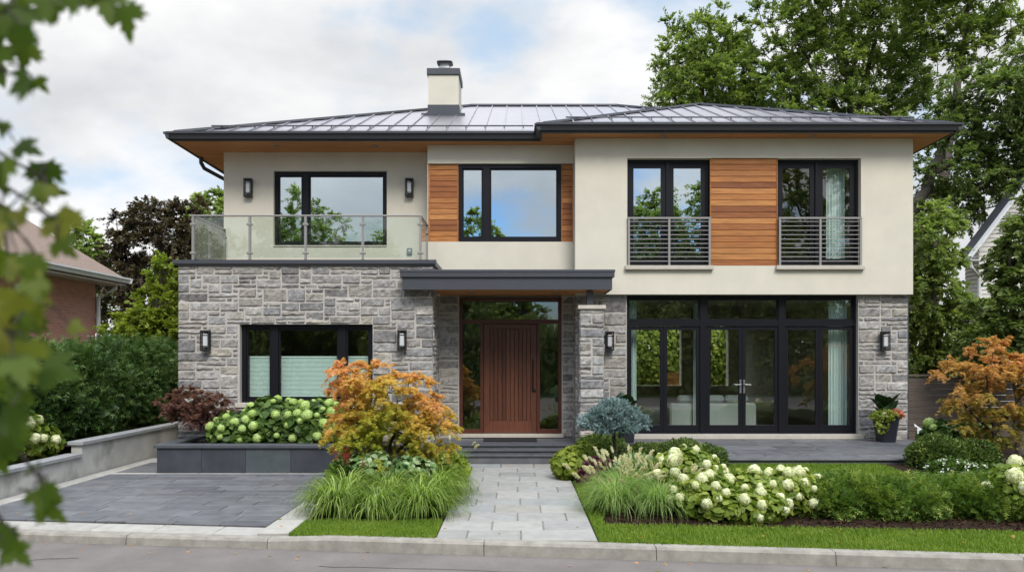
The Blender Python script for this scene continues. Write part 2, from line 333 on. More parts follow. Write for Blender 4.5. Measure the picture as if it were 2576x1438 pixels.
def leaves(name, mat_, parent, P, D, U, Sz, rnd, tmpl, smooth=False, bend=None):
    V, F = tmpl; D = unit(D); U = unit(U - (U * D).sum(1, keepdims=True) * D); Sd = np.cross(D, U); n = len(P); k = len(V)
    X = P[:, None, :] + Sz[:, None, None] * (V[None, :, 0, None] * Sd[:, None, :] + V[None, :, 1, None] * D[:, None, :] + V[None, :, 2, None] * U[:, None, :])
    by = {}
    for f in F: by.setdefault(len(f), []).append(f)
    Fs = [(np.arange(n)[:, None, None] * k + np.array(fs)[None]).reshape(-1, q) for q, fs in by.items()]
    return np_mesh(name, X.reshape(-1, 3), Fs, np.repeat(rnd, k), mat_, parent, smooth)
def sprays(rg, C, out, rad, ntw, nlf, droop=.25, flat=1.0, fan=.9, spread=.7):
    """twigs radiate from every clump centre; returns leaf positions, directions, normals, clump index"""
    n = len(C); T = rg.normal(size=(n, ntw, 3)); T[..., 2] *= flat; T = unit(unit(T) * fan + out[:, None, :] * spread)
    t = rg.uniform(.15, 1, size=(n, ntw, nlf)) ; r = rad[:, None, None] * rg.uniform(.55, 1.1, size=(n, ntw, 1))
    P = C[:, None, None, :] + T[:, :, None, :] * (t * r)[..., None]; P[..., 2] -= droop * (t ** 2) * r
    P += rg.normal(size=P.shape) * (rad[:, None, None, None] * .05)
    side = rg.normal(size=P.shape); side[..., 2] *= .4
    D = T[:, :, None, :] * .8 + side * .65; D[..., 2] -= droop
    U = np.array([0, 0, 1.0]) + rg.normal(size=P.shape) * .45
    idx = np.repeat(np.arange(n), ntw * nlf)
    return P.reshape(-1, 3), D.reshape(-1, 3), U.reshape(-1, 3), idx, t.reshape(-1)
def in_blobs(rg, blobs, n, mind, shell=.35):
    vol = np.array([b[3]*b[4]*b[5] for b in blobs]); vol = vol ** .8; ws = vol / vol.sum(); pts = []; outs = []; tries = 0
    while len(pts) < n and tries < n * 60:
        tries += 1; b = blobs[rg.choice(len(blobs), p=ws)]
        d = unit(rg.normal(size=3)); r = (shell ** 3 + (1 - shell ** 3) * rg.random()) ** (1/3)
        p = np.array(b[:3]) + d * r * np.array(b[3:6]) * (1 + .13 * math.sin(7*d[0] + 5*d[2] + b[0]))
        if pts and np.min(np.linalg.norm(np.array(pts) - p, axis=1)) < mind: continue
        pts.append(p); outs.append(unit(d / np.array(b[3:6]) * min(b[3:6])))
    return np.array(pts), np.array(outs)
def tubes_np(segs, n=5):
    V = []; F = []; base = 0
    ang = np.arange(n) * 2 * math.pi / n
    for pts, rad in segs:
        pts = np.asarray(pts, float); rad = np.asarray(rad, float); d = np.gradient(pts, axis=0); d = unit(d)
        up = np.where(np.abs(d[:, 2:3]) < .95, np.array([[0, 0, 1.0]]), np.array([[0, 1.0, 0]])); a = unit(np.cross(d, up)); b = np.cross(a, d)
        V.append((pts[:, None] + rad[:, None, None] * (a[:, None] * np.cos(ang)[None, :, None] + b[:, None] * np.sin(ang)[None, :, None])).reshape(-1, 3))
        m = len(pts); i = np.arange(m - 1)[:, None] * n; k = np.arange(n)[None]; k2 = (k + 1) % n
        F.append(np.stack([i + k, i + k2, i + n + k2, i + n + k], -1).reshape(-1, 4) + base); base += m * n
    return np.concatenate(V), np.concatenate(F)
def tree(name, label, cat, base, trunks, blobs, nclump, crad, ntw, nlf, lsize, lmat, tmpl=T_LEAF, seed=1, group=None, barkm='bark', droop=.25, flat=.8, shell=.35, mind=.55, lift=0,
         hue=None, brad=.035, fan=.9, spread=.7, crown='crown', lv=.35):
    rg = np.random.default_rng(seed); root = thing(name, label, cat, base, group)
    segs = []; sk = []
    for pts, rads in trunks:
        pts = np.array(pts, float); t = np.linspace(0, 1, len(pts)); tt = np.linspace(0, 1, len(pts) * 5)
        q = np.stack([np.interp(tt, t, pts[:, i]) for i in range(3)], 1); q[1:-1] += rg.normal(size=(len(q)-2, 3)) * np.array([1, 1, .3]) * .25 * np.mean(rads)
        r = np.interp(tt, t, rads); segs.append((q, r)); sk += list(q[len(q)//4:])
    C, O = in_blobs(rg, blobs, nclump, crad * mind, shell)
    rads = crad * rg.uniform(.7, 1.25, len(C))
    tr0 = np.array(sk); order = np.argsort([np.min(np.linalg.norm(tr0 - c, axis=1)) for c in C]); sk = list(sk)
    for i in order:
        A = np.array(sk); dd = np.linalg.norm(A - C[i], axis=1) + np.maximum(0, A[:, 2] - C[i][2]) * 1.2
        j = np.argmin(dd); a = A[j]; c = C[i]; mid = (a + c) / 2 + rg.normal(size=3) * .08 * dd[j]; mid[2] -= .06 * dd[j]
        q = np.array([a, a*.56 + mid*.6 - c*.16, mid, mid*.5 + c*.5, c]); L_ = np.linalg.norm(c - a)
        r0 = min(brad * (.5 + L_ * .5), brad * 2.4); segs.append((q, np.linspace(r0, brad * .3, 5)))
        sk += [q[2], q[3], q[4]]
    V, F = tubes_np(segs); np_mesh('trunk', V, F, np.full(len(V), .5), M[barkm], root, True)
    P, D, U, idx, tt_ = sprays(rg, C, O, rads, ntw, nlf, droop, flat, fan, spread)
    Sz = lsize * rg.uniform(1 - lv, 1 + lv, len(P)); rc = rg.random(len(C))
    rnd = np.clip(.42 * rc[idx] + .38 * rg.random(len(P)) + .30 * (tt_ - .35), 0, 1)
    D = D + np.array([0, 0, lift])
    if hue is not None: rnd = np.clip(hue(P, rg, rc[idx]), 0, 1)
    leaves(crown, lmat, root, P, D, U, Sz, rnd, tmpl)
    return root
def blade_mesh(name, mat_, parent, rg, C, az, lean, Ln, wd, rnd, nseg=5, curl=1.0):
    """arching blades: C base points, az heading, lean start angle from vertical, Ln length"""
    n = len(C); V = np.zeros((n, nseg + 1, 2, 3)); p = C.copy(); th = lean.copy(); hd = np.stack([np.cos(az), np.sin(az)], 1); sd = np.stack([-np.sin(az), np.cos(az), np.zeros(n)], 1)
    for k in range(nseg + 1):
        w = wd * (1 - (k / nseg) ** 1.6) * .5 + .0004
        w = np.broadcast_to(w, (n,)); V[:, k, 0] = p - sd * w[:, None]; V[:, k, 1] = p + sd * w[:, None]
        st = Ln / nseg; p = p + np.stack([hd[:, 0] * np.sin(th) * st, hd[:, 1] * np.sin(th) * st, np.cos(th) * st], 1); th = th + curl * (k + 1) / nseg * .55
    i = np.arange(n)[:, None] * (nseg + 1) * 2; k = np.arange(nseg)[None] * 2
    F = np.stack([i + k, i + k + 1, i + k + 3, i + k + 2], -1).reshape(-1, 4)
    return np_mesh(name, V.reshape(-1, 3), F, np.repeat(rnd, (nseg + 1) * 2), mat_, parent)

# ================================================================== THE SETTING
G = -0.33
def kb(x): return 7.98 - .114 * (x - .17)               # line where the kerb face meets the road
def poly_sheet(name, pts, z, m):
    mb = MB(); mb.add([(x, y, z) for x, y in pts], [tuple(range(len(pts)))]); o = mb.build(name, m); o['kind'] = 'structure'; return o
def sheet_up(name, quads, m):
    mb = MB()
    for q in quads: mb.add(q, [(0, 1, 2, 3)])
    o = mb.build(name, m); o['kind'] = 'structure'; return o
def slab(mb, q, z0, z1, r, c=.007):
    """paver with four plan corners and a small chamfer"""
    cx_ = sum(p[0] for p in q) / 4; cy_ = sum(p[1] for p in q) / 4
    def ins(p): return (p[0] + (c if p[0] < cx_ else -c), p[1] + (c if p[1] < cy_ else -c))
    vs = [(p[0], p[1], z0) for p in q] + [(p[0], p[1], z1 - c) for p in q] + [(*ins(p), z1) for p in q]
    fs = [(8, 9, 10, 11)] + [(a + i, a + (i+1) % 4, a + 4 + (i+1) % 4, a + 4 + i) for a in (0, 4) for i in range(4)]
    mb.add(vs, fs, r)
poly_sheet('ground', [(-700, -500), (700, -500), (700, 900), (-700, 900)], -.50, M['groundgrass'])
poly_sheet('road', [(-90, kb(-90) + .05), (-90, -8 + 10.2), (90, -8 - 10.2), (90, kb(90) + .05)][::-1], -.46, M['asphalt'])
# low soil sheet under the whole garden, above the road's level
poly_sheet('garden_soil', [(-60, kb(-60) + .1), (60, kb(60) + .1), (60, 70), (-60, 70)], -.365, M['soil'])
# kerb
mb = MB()
KX = [-40, -14, -8.0, -6.2, -4.4, -2.75, -2.1, -.35, 1.45, 3.23, 5.0, 6.8, 8.6, 20, 40]
def ktop(x): return -.356 if x <= -2.74 else (-.325 if x > -2.15 else -.356 + .031 * (x + 2.75) / .65)
for i in range(len(KX) - 1):
    x0, x1 = KX[i] + .004, KX[i+1] - .004
    if KX[i] == -2.75: x1 += .004
    if KX[i] == -2.1: x0 -= .004
    prof = lambda x: [(x, kb(x), -.48), (x, kb(x) + .012, ktop(x) - .025), (x, kb(x) + .035, ktop(x)), (x, kb(x) + .175, ktop(x)), (x, kb(x) + .18, -.48)]
    a = prof(x0); b = prof(x1); n = len(a)
    mb.add(a + b, [(i_, i_ + n, (i_+1) % n + n, (i_+1) % n) for i_ in range(n)] + [tuple(range(n)), tuple(range(n, 2*n))[::-1]])
o = mb.build('kerb', M['kerb']); o['kind'] = 'structure'

rnd = random.Random(5)
def paving(mb, x0, x1, y0, y1, dy, wmin, wmax, z, front=None, gap=.010, off=None, run=None):
    y = y1; row = 0
    while y > y0 + .02:
        yb = max(y - dy * (1 if off is not None else rnd.uniform(.85, 1.15)), y0); x = x0; first = True
        while x < x1 - .02:
            w = rnd.uniform(wmin, wmax)
            if run: w = run * (.5 + (.06 if row % 4 > 1 else 0) if first and row % 2 else 1)
            xe = x + w
            if x1 - xe < wmin * .45: xe = x1
            q = [[x + gap/2, yb + gap/2], [xe - gap/2, yb + gap/2], [xe - gap/2, y - gap/2], [x + gap/2, y - gap/2]]
            if front:
                for p in q: p[1] = max(p[1], front(p[0]))
                if q[2][1] - q[1][1] < .03 or q[3][1] - q[0][1] < .03: x = xe; first = False; continue
            slab(mb, q, z - .03, z + rnd.uniform(-.002, .002), rnd.random()); x = xe; first = False
        y = yb; row += 1
mb = MB(); g_ = random.Random(4)
for (xa, ya, xb, yb, w) in ((-9, 7.15, -4.6, 7.95, .012), (-2.0, 7.62, 9, 6.55, .010), (1.5, 7.35, 2.6, 6.3, .008)):
    n_ = 60; pts = [(xa + (xb-xa)*i/n_ + g_.uniform(-.015, .015), ya + (yb-ya)*i/n_ + g_.uniform(-.02, .02)) for i in range(n_+1)]
    for i in range(n_):
        (a, b), (c, d) = pts[i], pts[i+1]; mb.add([(a, b-w, -.456), (c, d-w, -.456), (c, d+w*g_.uniform(.2,1), -.456), (a, b+w*g_.uniform(.2,1), -.456)], [(0,1,2,3)])
mb.build('road_crack', mat('tar_crack', (.09, .083, .077), .9))['kind'] = 'structure'
# walkway
mb = MB(); paving(mb, -.89, .88, 7.7, 14.06, .49, .6, .64, G, front=lambda x: kb(x) + .19, off=0, run=.60, gap=.014)
mb.build('walkway', M['walk'])['kind'] = 'structure'
sheet_up('paver_joint_sand', [[(-.888, kb(-.888) + .2, G - .009), (.878, kb(.878) + .2, G - .009), (.878, 14.05, G - .009), (-.888, 14.05, G - .009)]], mat('joint_sand', (.17, .155, .13), .95, noise=(12, .35)))
# driveway: dark field, pale bands
mb = MB(); paving(mb, -6.92, -2.93, 8.2, 12.86, .31, .55, .95, G, front=lambda x: kb(x) + .56)
paving(mb, -6.92, -6.2, 12.98, 14.3, .3, .5, .8, G)
mb.build('driveway', M['slate'])['kind'] = 'structure'
mb = MB()
x = -7.2
while x < -2.95:                                        # band along the street
    xe = min(x + .75, -2.92); slab(mb, [[x+.004, kb(x) + .185], [xe-.004, kb(xe) + .185], [xe-.004, kb(xe) + .55], [x+.004, kb(x) + .55]], G - .05, G - .022, rnd.random()); x = xe
y = kb(-2.7) + .19
while y < 12.85:
    ye = min(y + .7, 12.86); slab(mb, [[-2.92, y+.004], [-2.57, y+.004], [-2.57, ye-.004], [-2.92, ye-.004]], G - .03, G + .004, rnd.random()); y = ye
y = 8.9
while y < 14.3:
    ye = y + .75; slab(mb, [[-7.2, y+.004], [-6.93, y+.004], [-6.93, ye-.004], [-7.2, ye-.004]], G - .03, G, rnd.random()); y = ye
x = -6.92
while x < -2.6:
    xe = min(x + .75, -2.57); slab(mb, [[x+.004, 12.87], [xe-.004, 12.87], [xe-.004, 12.97], [x+.004, 12.97]], G - .03, G + .003, rnd.random()); x = xe
paving(mb, -6.92, -6.2, 14.31, 14.6, .28, .5, .8, G)
mb.build('driveway_border', M['pale'])['kind'] = 'structure'

# right-hand lawn terrain
def gz(x, y):
    t = min(max((y - 9.4) / 2.6, 0), 1); t = t * t * (3 - 2 * t)
    return -.345 + .25 * t * min(max((x - .9) / .5, 0), 1)
def terrain(name, x0, x1, y0, y1, m, dz=0, front=None, nx=40, ny=24):
    mb = MB()
    for j in range(ny + 1):
        for i in range(nx + 1):
            x = x0 + (x1 - x0) * i / nx; f = front(x) if front else y0; y = f + (y1 - f) * j / ny
            mb.v.append((x, y, gz(x, y) + dz)); mb.r.append(.5)
    mb.f = [(j*(nx+1)+i, j*(nx+1)+i+1, (j+1)*(nx+1)+i+1, (j+1)*(nx+1)+i) for j in range(ny) for i in range(nx)]
    return tag(mb.build(name, m), kind='structure')
def bed_front(x): return kb(x) + 1.06 + .10 * (x - 1) * .3
terrain('lawn', .89, 13, 0, 12.28, M['groundgrass'], 0, lambda x: kb(x) + .18)
def in_bed(x, y): return (x > 1.02) & (y > bed_front(x)) & (y < np.where(x < 2.2, 11.0, 10.4) + .2 * np.sin(x * 3)) | ((x > 5.9) & (y > 11.2))
# mulch bed sheet slightly above the lawn sheet
def bed(name, fx0, fx1, f0, f1, nx=40, ny=8):
    mb = MB()
    for j in range(ny + 1):
        for i in range(nx + 1):
            x = fx0 + (fx1 - fx0) * i / nx; a = f0(x); b = f1(x); y = a + (b - a) * j / ny
            mb.v.append((x, y, gz(x, y) + .014)); mb.r.append(.5)
    mb.f = [(j*(nx+1)+i, j*(nx+1)+i+1, (j+1)*(nx+1)+i+1, (j+1)*(nx+1)+i) for j in range(ny) for i in range(nx)]
    return tag(mb.build(name, M['soil']), kind='structure')
bed('mulch_bed', 1.05, 12, bed_front, lambda x: 10.35 + .15 * math.sin(x * 2))
bed('mulch_bed', .95, 2.6, lambda x: 11.6 - (.5 if x < 1.3 else 0), lambda x: 13.9)
bed('mulch_bed', 5.9, 12, lambda x: 11.1 + .1 * math.sin(x * 3), lambda x: 12.27)
rg = np.random.default_rng(11)
def chips(x0, x1, y0, y1, n, cond, zf):
    P = np.stack([rg.uniform(x0, x1, n), rg.uniform(y0, y1, n), np.zeros(n)], 1); P = P[cond(P[:, 0], P[:, 1])]
    P[:, 2] = [zf(a, b) + .012 for a, b in P[:, :2]]; D = rg.normal(size=P.shape); D[:, 2] *= .3; U = np.array([0, 0, 1]) + rg.normal(size=P.shape) * .4
    return P, D, U
P, D, U = chips(1.05, 7.5, 8.2, 10.6, 9000, lambda x, y: y > bed_front(x) - .03, lambda a, b: gz(a, b) + .01)
P2, D2, U2 = chips(-2.57, -.9, 9.0, 14.0, 3000, lambda x, y: y > 9.1, lambda a, b: -.345)
P = np.concatenate([P, P2]); D = np.concatenate([D, D2]); U = np.concatenate([U, U2])
tag(leaves('bark_mulch', M['chips'], None, P, D, U, rg.uniform(.02, .06, len(P)), rg.random(len(P)), T_LEAF), 'dark brown bark mulch spread over the planting beds', 'mulch', kind='stuff')

# lawn grass blades
def lawn_blades(n, x0, x1, y0, y1, cond, zf, ln, seed):
    g = np.random.default_rng(seed); X = g.uniform(x0, x1, n); Y = g.uniform(y0, y1, n); k = cond(X, Y); X = X[k]; Y = Y[k]
    Z = np.array([zf(a, b) for a, b in zip(X, Y)]); n = len(X); tone = .5 + .25 * np.sin(X * 5 + np.sin(Y * 4) * 2) * np.sin(Y * 6 + X)
    return np.stack([X, Y, Z], 1), g.uniform(0, 6.28, n), g.uniform(0, .6, n), g.uniform(.5, 1.1, n) * ln, np.clip(tone * .6 + g.random(n) * .45, 0, 1)
parts = [lawn_blades(80000, .9, 6.6, 7.2, 10.2, lambda x, y: (y > kb(x) + .15) & (y < bed_front(x) + .03) & (x > .9), gz, .055, 1),
         lawn_blades(9000, .9, 1.35, 8.6, 11.8, lambda x, y: (x < 1.1 + .06 * np.sin(y * 4)) & (y > bed_front(x)), gz, .055, 2),
         lawn_blades(52000, 2.0, 9, 10.3, 12.27, lambda x, y: ~((x > 5.9) & (y > 11.2 )), gz, .05, 3),
         lawn_blades(26000, -2.56, -.9, 8.2, 9.3, lambda x, y: (y > kb(x) + .14) & (y < 9.17 + .04 * np.sin(x * 5)) & (x > -2.55 + .0 * y), lambda a, b: G - .02, .055, 4)]
C_, az_, le_, ln_, rn_ = (np.concatenate([p[i] for p in parts]) for i in range(5))
tag(blade_mesh('grass', M['grass'], None, rg, C_, az_, le_, ln_, .012, rn_, nseg=2, curl=.8), 'short bright green mown grass beside the kerb and patio', 'grass', kind='stuff')
sheet_up('lawn', [[(-2.56, kb(-2.56) + .17, G - .014), (-.9, kb(-.9) + .17, G - .014), (-.9, 9.17, G - .014), (-2.56, 9.17, G - .014)]], M['groundgrass'])
# raised ground behind the retaining wall at the left
mb = MB(); mb.add([(-7.42, 8.5, .0), (-7.42, 12.6, .02), (-30, 12.6, .1), (-30, 8.5, .1)], [(0, 1, 2, 3)[::-1]]); mb.add([(-7.42, 12.6, .16), (-7.42, 40, .16), (-30, 40, .2), (-30, 12.6, .16)], [(0, 1, 2, 3)[::-1]])
mb.build('upper_garden_ground', M['soil'])['kind'] = 'structure'

# patio
mb = MB(); mb.box(1.9, 7.95, 12.34, 15.28, -.36, -.034); mb.box(1.88, 7.97, 12.30, 12.66, -.034, .0, c=.006); paving(mb, 1.9, 7.95, 12.67, 15.28, .44, .7, 1.1, 0.0)
mb.build('patio', M['slate'])['kind'] = 'structure'

# ================================================================== THE HOUSE
house = thing('house', 'two-storey modern house of grey stone and cream stucco with a dark hipped metal roof', 'house', (0, 15.6, -.33))
srng = random.Random(21)
def stone_wall(mb, O, u, n, Wd, H, holes=(), cell=.088, seed=0):
    """random squared rubble: O lower corner, u along, n outwards; every stone its own chiselled block"""
    g = random.Random(seed); O = Vector(O); u = Vector(u); n = Vector(n); up = Vector((0, 0, 1))
    nx = max(2, round(Wd / .115)); nz = max(2, round(H / cell)); cw = Wd / nx; chh = H / nz; full = [[False] * nx for _ in range(nz)]
    for (a, b, c, d) in holes:
        for j in range(nz):
            for i in range(nx):
                if a - .02 < (i + .5) * cw < b + .02 and c - .02 < (j + .5) * chh < d + .02: full[j][i] = True
    sizes = [(2,1)]*2 + [(3,1)]*5 + [(4,1)]*4 + [(5,1)]*2 + [(2,2)]*5 + [(3,2)]*8 + [(4,2)]*7 + [(5,2)]*3 + [(3,3)]*2 + [(4,3)]*2 + [(1,1)]
    for j in range(nz):
        for i in range(nx):
            if full[j][i]: continue
            for _ in range(14):
                w, h = g.choice(sizes)
                if i + w <= nx and j + h <= nz and not any(full[jj][ii] for jj in range(j, j+h) for ii in range(i, i+w)): break
            else: w = h = 1
            if i + w == nx - 1 and not any(full[jj][nx-1] for jj in range(j, j+h)): w += 1
            for jj in range(j, j+h):
                for ii in range(i, i+w): full[jj][ii] = True
            x0, x1, z0, z1 = i * cw, (i+w) * cw, j * chh, (j+h) * chh
            for (a, b, c, d) in holes:                  # trim to the opening
                if z1 > c + .02 and z0 < d - .02:
                    if x0 < a < x1: x1 = a
                    if x0 < b < x1: x0 = b
                if x1 > a + .02 and x0 < b - .02:
                    if z0 < c < z1: z1 = c
                    if z0 < d < z1: z0 = d
            jt = .006; x0 += jt + g.random() * .003; x1 -= jt + g.random() * .003; z0 += jt + g.random() * .003; z1 -= jt + g.random() * .003
            if x1 - x0 < .02 or z1 - z0 < .02: continue
            us = [0, .02 / (x1-x0)] + [k / max(3, int((x1-x0)/.06)) for k in range(1, max(3, int((x1-x0)/.06)))] + [1 - .02/(x1-x0), 1]
            ws = [0, .02 / (z1-z0)] + [k / max(2, int((z1-z0)/.06)) for k in range(1, max(2, int((z1-z0)/.06)))] + [1 - .02/(z1-z0), 1]
            us = sorted(q for q in us if 0 <= q <= 1); ws = sorted(q for q in ws if 0 <= q <= 1)
            base = g.uniform(.010, .026); tx = g.uniform(-.010, .010); tz = g.uniform(-.012, .010); vs = []; A, B = len(us), len(ws)
            for jj, wz in enumerate(ws):
                for ii, ux in enumerate(us):
                    edge = ii in (0, A-1) or jj in (0, B-1)
                    dep = -.008 if edge else base + tx * (2*ux-1) + tz * (2*wz-1) + g.uniform(-.009, .009) * (1 if 1 < ii < A-2 else .5)
                    p = O + u * (x0 + ux * (x1-x0) + (g.uniform(-.003, .003))) + up * (z0 + wz * (z1-z0) + g.uniform(-.003, .003)) + n * dep; vs.append(p)
            flip = u.cross(up).dot(n) < 0
            fs = []
            for jj in range(B-1):
                for ii in range(A-1):
                    q = (jj*A+ii, jj*A+ii+1, (jj+1)*A+ii+1, (jj+1)*A+ii); fs.append(q[::-1] if flip else q)
            mb.add(vs, fs, g.random())
def wall_cells(mb, x0, x1, y0, y1, z0, z1, holes=()):
    xs = sorted({x0, x1, *[h[0] for h in holes], *[h[1] for h in holes]}); zs = sorted({z0, z1, *[h[2] for h in holes], *[h[3] for h in holes]})
    for i in range(len(xs)-1):
        run = None
        for j in range(len(zs)-1):
            xm, zm = (xs[i]+xs[i+1])/2, (zs[j]+zs[j+1])/2; hole = any(h[0] < xm < h[1] and h[2] < zm < h[3] for h in holes)
            if hole:
                if run is not None: mb.box(xs[i], xs[i+1], y0, y1, run, zs[j]); run = None
            elif run is None: run = zs[j]
        if run is not None: mb.box(xs[i], xs[i+1], y0, y1, run, z1)
# ---- stucco walls
WL = (-5.218, -2.788, 4.053, 5.647); WM = (-1.838, 1.166, 4.046, 5.665)
W1 = (2.22, 3.888, 3.492, 5.648); W2 = (5.245, 6.914, 3.492, 5.648)
mb = MB(); wall_cells(mb, -6.284, -1.86, 16.2, 16.5, 3.3, 6.05, [WL]); mb.box(-6.284, -5.98, 16.5, 26, 0, 6.05)
mb.build('wall', M['stucco'], house)
mb = MB(); wall_cells(mb, -1.85, 1.170, 15.65, 15.93, 2.93, 6.046, [WM]); mb.box(-1.85, -1.6, 15.93, 16.6, 2.93, 6.05)
mb.build('wall', M['stucco'], house)
mb = MB(); wall_cells(mb, 1.174, 7.96, 15.17, 15.47, 2.917, 6.045, [W1, (3.888, 5.245, 3.492, 5.655), W2])
mb.box(1.174, 1.45, 15.47, 16.2, 2.917, 6.045); mb.box(7.66, 7.96, 15.47, 26, 2.917, 6.045)
mb.build('wall', M['stucco'], house)
mb = MB(); wall_cells(mb, -5.98, 7.66, 25.7, 26, -.33, 6.04, [(4.05, 5.6, .7, 2.75), (6.2, 7.2, .7, 2.75)]); mb.box(7.6, 7.9, 15.6, 25.7, -.33, 2.9)
mb.box(-6.44, -6.2, 14.7, 16.19, -.33, 3.39); mb.box(-6.284, -5.98, 16.5, 25.7, -.33, -.0)
mb.build('wall', M['stucco'], house)
mb = MB()                                              # floors and inner walls
mb.box(-6.2, 7.6, 15.72, 25.7, -.30, .02); mb.build('floor', M['roomfloor'], house)
mb = MB(); mb.box(-5.97, 1.44, 16.51, 25.69, 2.96, 3.2); mb.box(1.46, 7.65, 15.48, 25.69, 2.93, 3.2)
mb.box(1.0, 1.12, 16.0, 25.69, .03, 2.95); mb.box(-1.75, -1.63, 15.95, 25.69, .03, 2.95)
mb.box(1.2, 1.32, 16.21, 25.69, 3.21, 6.0); mb.box(-1.75, -1.62, 16.65, 25.69, 3.21, 6.0)
mb.box(-5.97, -1.76, 19.5, 19.6, 3.21, 6.0); mb.box(1.33, 7.65, 19.6, 19.7, 3.21, 6.0); mb.box(-1.6, 1.19, 19, 19.1, 3.21, 6.0); mb.box(4.5, 4.6, 15.48, 19.59, 3.21, 6.0)
mb.box(-6.0, -1.76, 19, 19.1, .03, 2.95); mb.box(-1.62, .99, 20, 20.1, .03, 2.95); mb.box(4.65, 5.1, 19.8, 20.1, .03, 2.92)
mb.build('inner_wall', M['roomwall'], house)
# ---- stone walls
WG = (-5.29, -2.75, .784, 2.284)
mb = MB(); wall_cells(mb, -6.45, -1.615, 14.42, 14.70, -.36, 3.40, [WG])
mb.box(-1.90, -1.612, 14.70, 15.60, -.36, 3.40); mb.box(-1.90, -1.19, 15.60, 15.85, -.3, 2.93); mb.build('masonry_wall', M['mortar'], house)
mb = MB(); mb.box(.928, 1.9, 15.60, 15.85, -.3, 2.93)
wall_cells(mb, 1.19, 7.92, 15.315, 15.6, -.36, 2.915, [(2.231, 6.925, .10, 2.915)])
mb.build('masonry_wall', M['mortar'], house)
mb = MB(); stone_wall(mb, (-6.475, 14.42, -.34), (1, 0, 0), (0, -1, 0), 4.885, 3.74, [(WG[0]+6.475, WG[1]+6.475, WG[2]+.34-.10, WG[3]+.34)], seed=3)
stone_wall(mb, (-1.612, 14.42, -.34), (0, 1, 0), (1, 0, 0), 1.18, 3.26, seed=4)
mb.build('stone_facing', M['stone'], house)
mb = MB(); stone_wall(mb, (-1.60, 15.61, 0.0), (1, 0, 0), (0, -1, 0), .41, 2.92, seed=5); mb.build('stone_facing', M['stone'], house); mb = MB(); stone_wall(mb, (.928, 15.61, 0.0), (1, 0, 0), (0, -1, 0), .25, 2.92, seed=6)
stone_wall(mb, (1.19, 15.32, 0), (0, 1, 0), (-1, 0, 0), .29, 2.92, seed=66)
mb.build('stone_facing', M['stone'], house)
mb = MB(); stone_wall(mb, (1.175, 15.315, -.34), (1, 0, 0), (0, -1, 0), 1.056, 3.25, seed=7); mb.build('stone_facing', M['stone'], house)
mb = MB(); stone_wall(mb, (6.925, 15.315, .0), (1, 0, 0), (0, -1, 0), 1.01, 2.915, seed=8); mb.build('stone_facing', M['stone'], house)
col_o = MB(); stone_wall(col_o, (1.172, 14.135, -.34), (1, 0, 0), (0, -1, 0), .465, 2.885, seed=9); stone_wall(col_o, (1.19, 14.12, -.34), (0, 1, 0), (-1, 0, 0), .49, 2.885, seed=10)
stone_wall(col_o, (1.62, 14.12, -.34), (0, 1, 0), (1, 0, 0), .49, 2.885, seed=12)
colp = col_o.build('stone_column', M['stone'], house)
mb = MB(); mb.box(1.145, 1.665, 14.085, 14.64, 2.552, 2.625, c=.008); mb.build('column_cap', M['lime'], colp)
mb = MB(); mb.box(1.19, 1.62, 14.135, 14.6, -.36, 2.55); mb.build('core', M['mortar'], colp)
mb = MB(); mb.box(1.33, 1.45, 14.3, 14.42, 2.626, 2.915); mb.build('canopy_post', M['charcoal'], colp)
mb = MB(); mb.box(1.70, 7.0, 15.22, 15.36, .003, .10, c=.006); mb.build('sill', M['lime'], house)
# ---- deck, cap of the stone box
mb = MB(); mb.box(-6.52, -1.55, 14.36, 15.64, 3.402, 3.50, c=.006); mb.box(-6.52, -1.87, 15.64, 16.19, 3.402, 3.498); mb.box(-6.54, -1.53, 14.34, 14.40, 3.43, 3.505)
mb.build('parapet_cap', M['charcoal'], house)

# ---- roof
def hip(mb, x0, x1, y0, y1, z0, pitch, z_under):
    h = (x1 - x0) / 2 if (x1 - x0) < (y1 - y0) else (y1 - y0) / 2
    if (x1 - x0) < (y1 - y0): a = ((x0+x1)/2, y0 + h); b = ((x0+x1)/2, y1 - h)
    else: a = (x0 + h, (y0+y1)/2); b = (x1 - h, (y0+y1)/2)
    zr = z0 + h * pitch
    v = [(x0,y0,z0),(x1,y0,z0),(x1,y1,z0),(x0,y1,z0),(*a,zr),(*b,zr),(x0,y0,z_under),(x1,y0,z_under),(x1,y1,z_under),(x0,y1,z_under)]
    if (x1 - x0) < (y1 - y0): f = [(0,1,4),(1,2,5,4),(2,3,5),(3,0,4,5)]
    else: f = [(0,1,5,4),(1,2,5),(2,3,4,5),(3,0,4)]
    f += [(0,6,7,1),(1,7,8,2),(2,8,9,3),(3,9,6,0),(6,9,8,7)]
    mb.add(v, f); return Vector((*a, zr)), Vector((*b, zr))
PT = .4286
roof_mb = MB()
ma, mbb = hip(roof_mb, -6.97, 8.48, 15.34, 26.70, 6.20, PT, 6.16)
wa, wb = hip(roof_mb, .50, 8.54, 14.78, 24.0, 6.205, PT, 6.165)
def seam(p, q, lift=.0): roof_mb.bar(Vector(p) + Vector((0, 0, .014 + lift)), Vector(q) + Vector((0, 0, .014 + lift)), .022, .040)
def seams_front(x0, x1, y0, z0, depth, step, half):
    x = x0 + step * .55
    while x < x1 - .1:
        ym = min(x - x0, x1 - x, depth)
        if ym > .1: seam((x, y0, z0), (x, y0 + ym, z0 + ym * PT))
        x += step
seams_front(-6.97, 8.48, 15.34, 6.20, 5.68, .405, None)
seams_front(.50, 8.54, 14.78, 6.205, 4.06, .405, None)
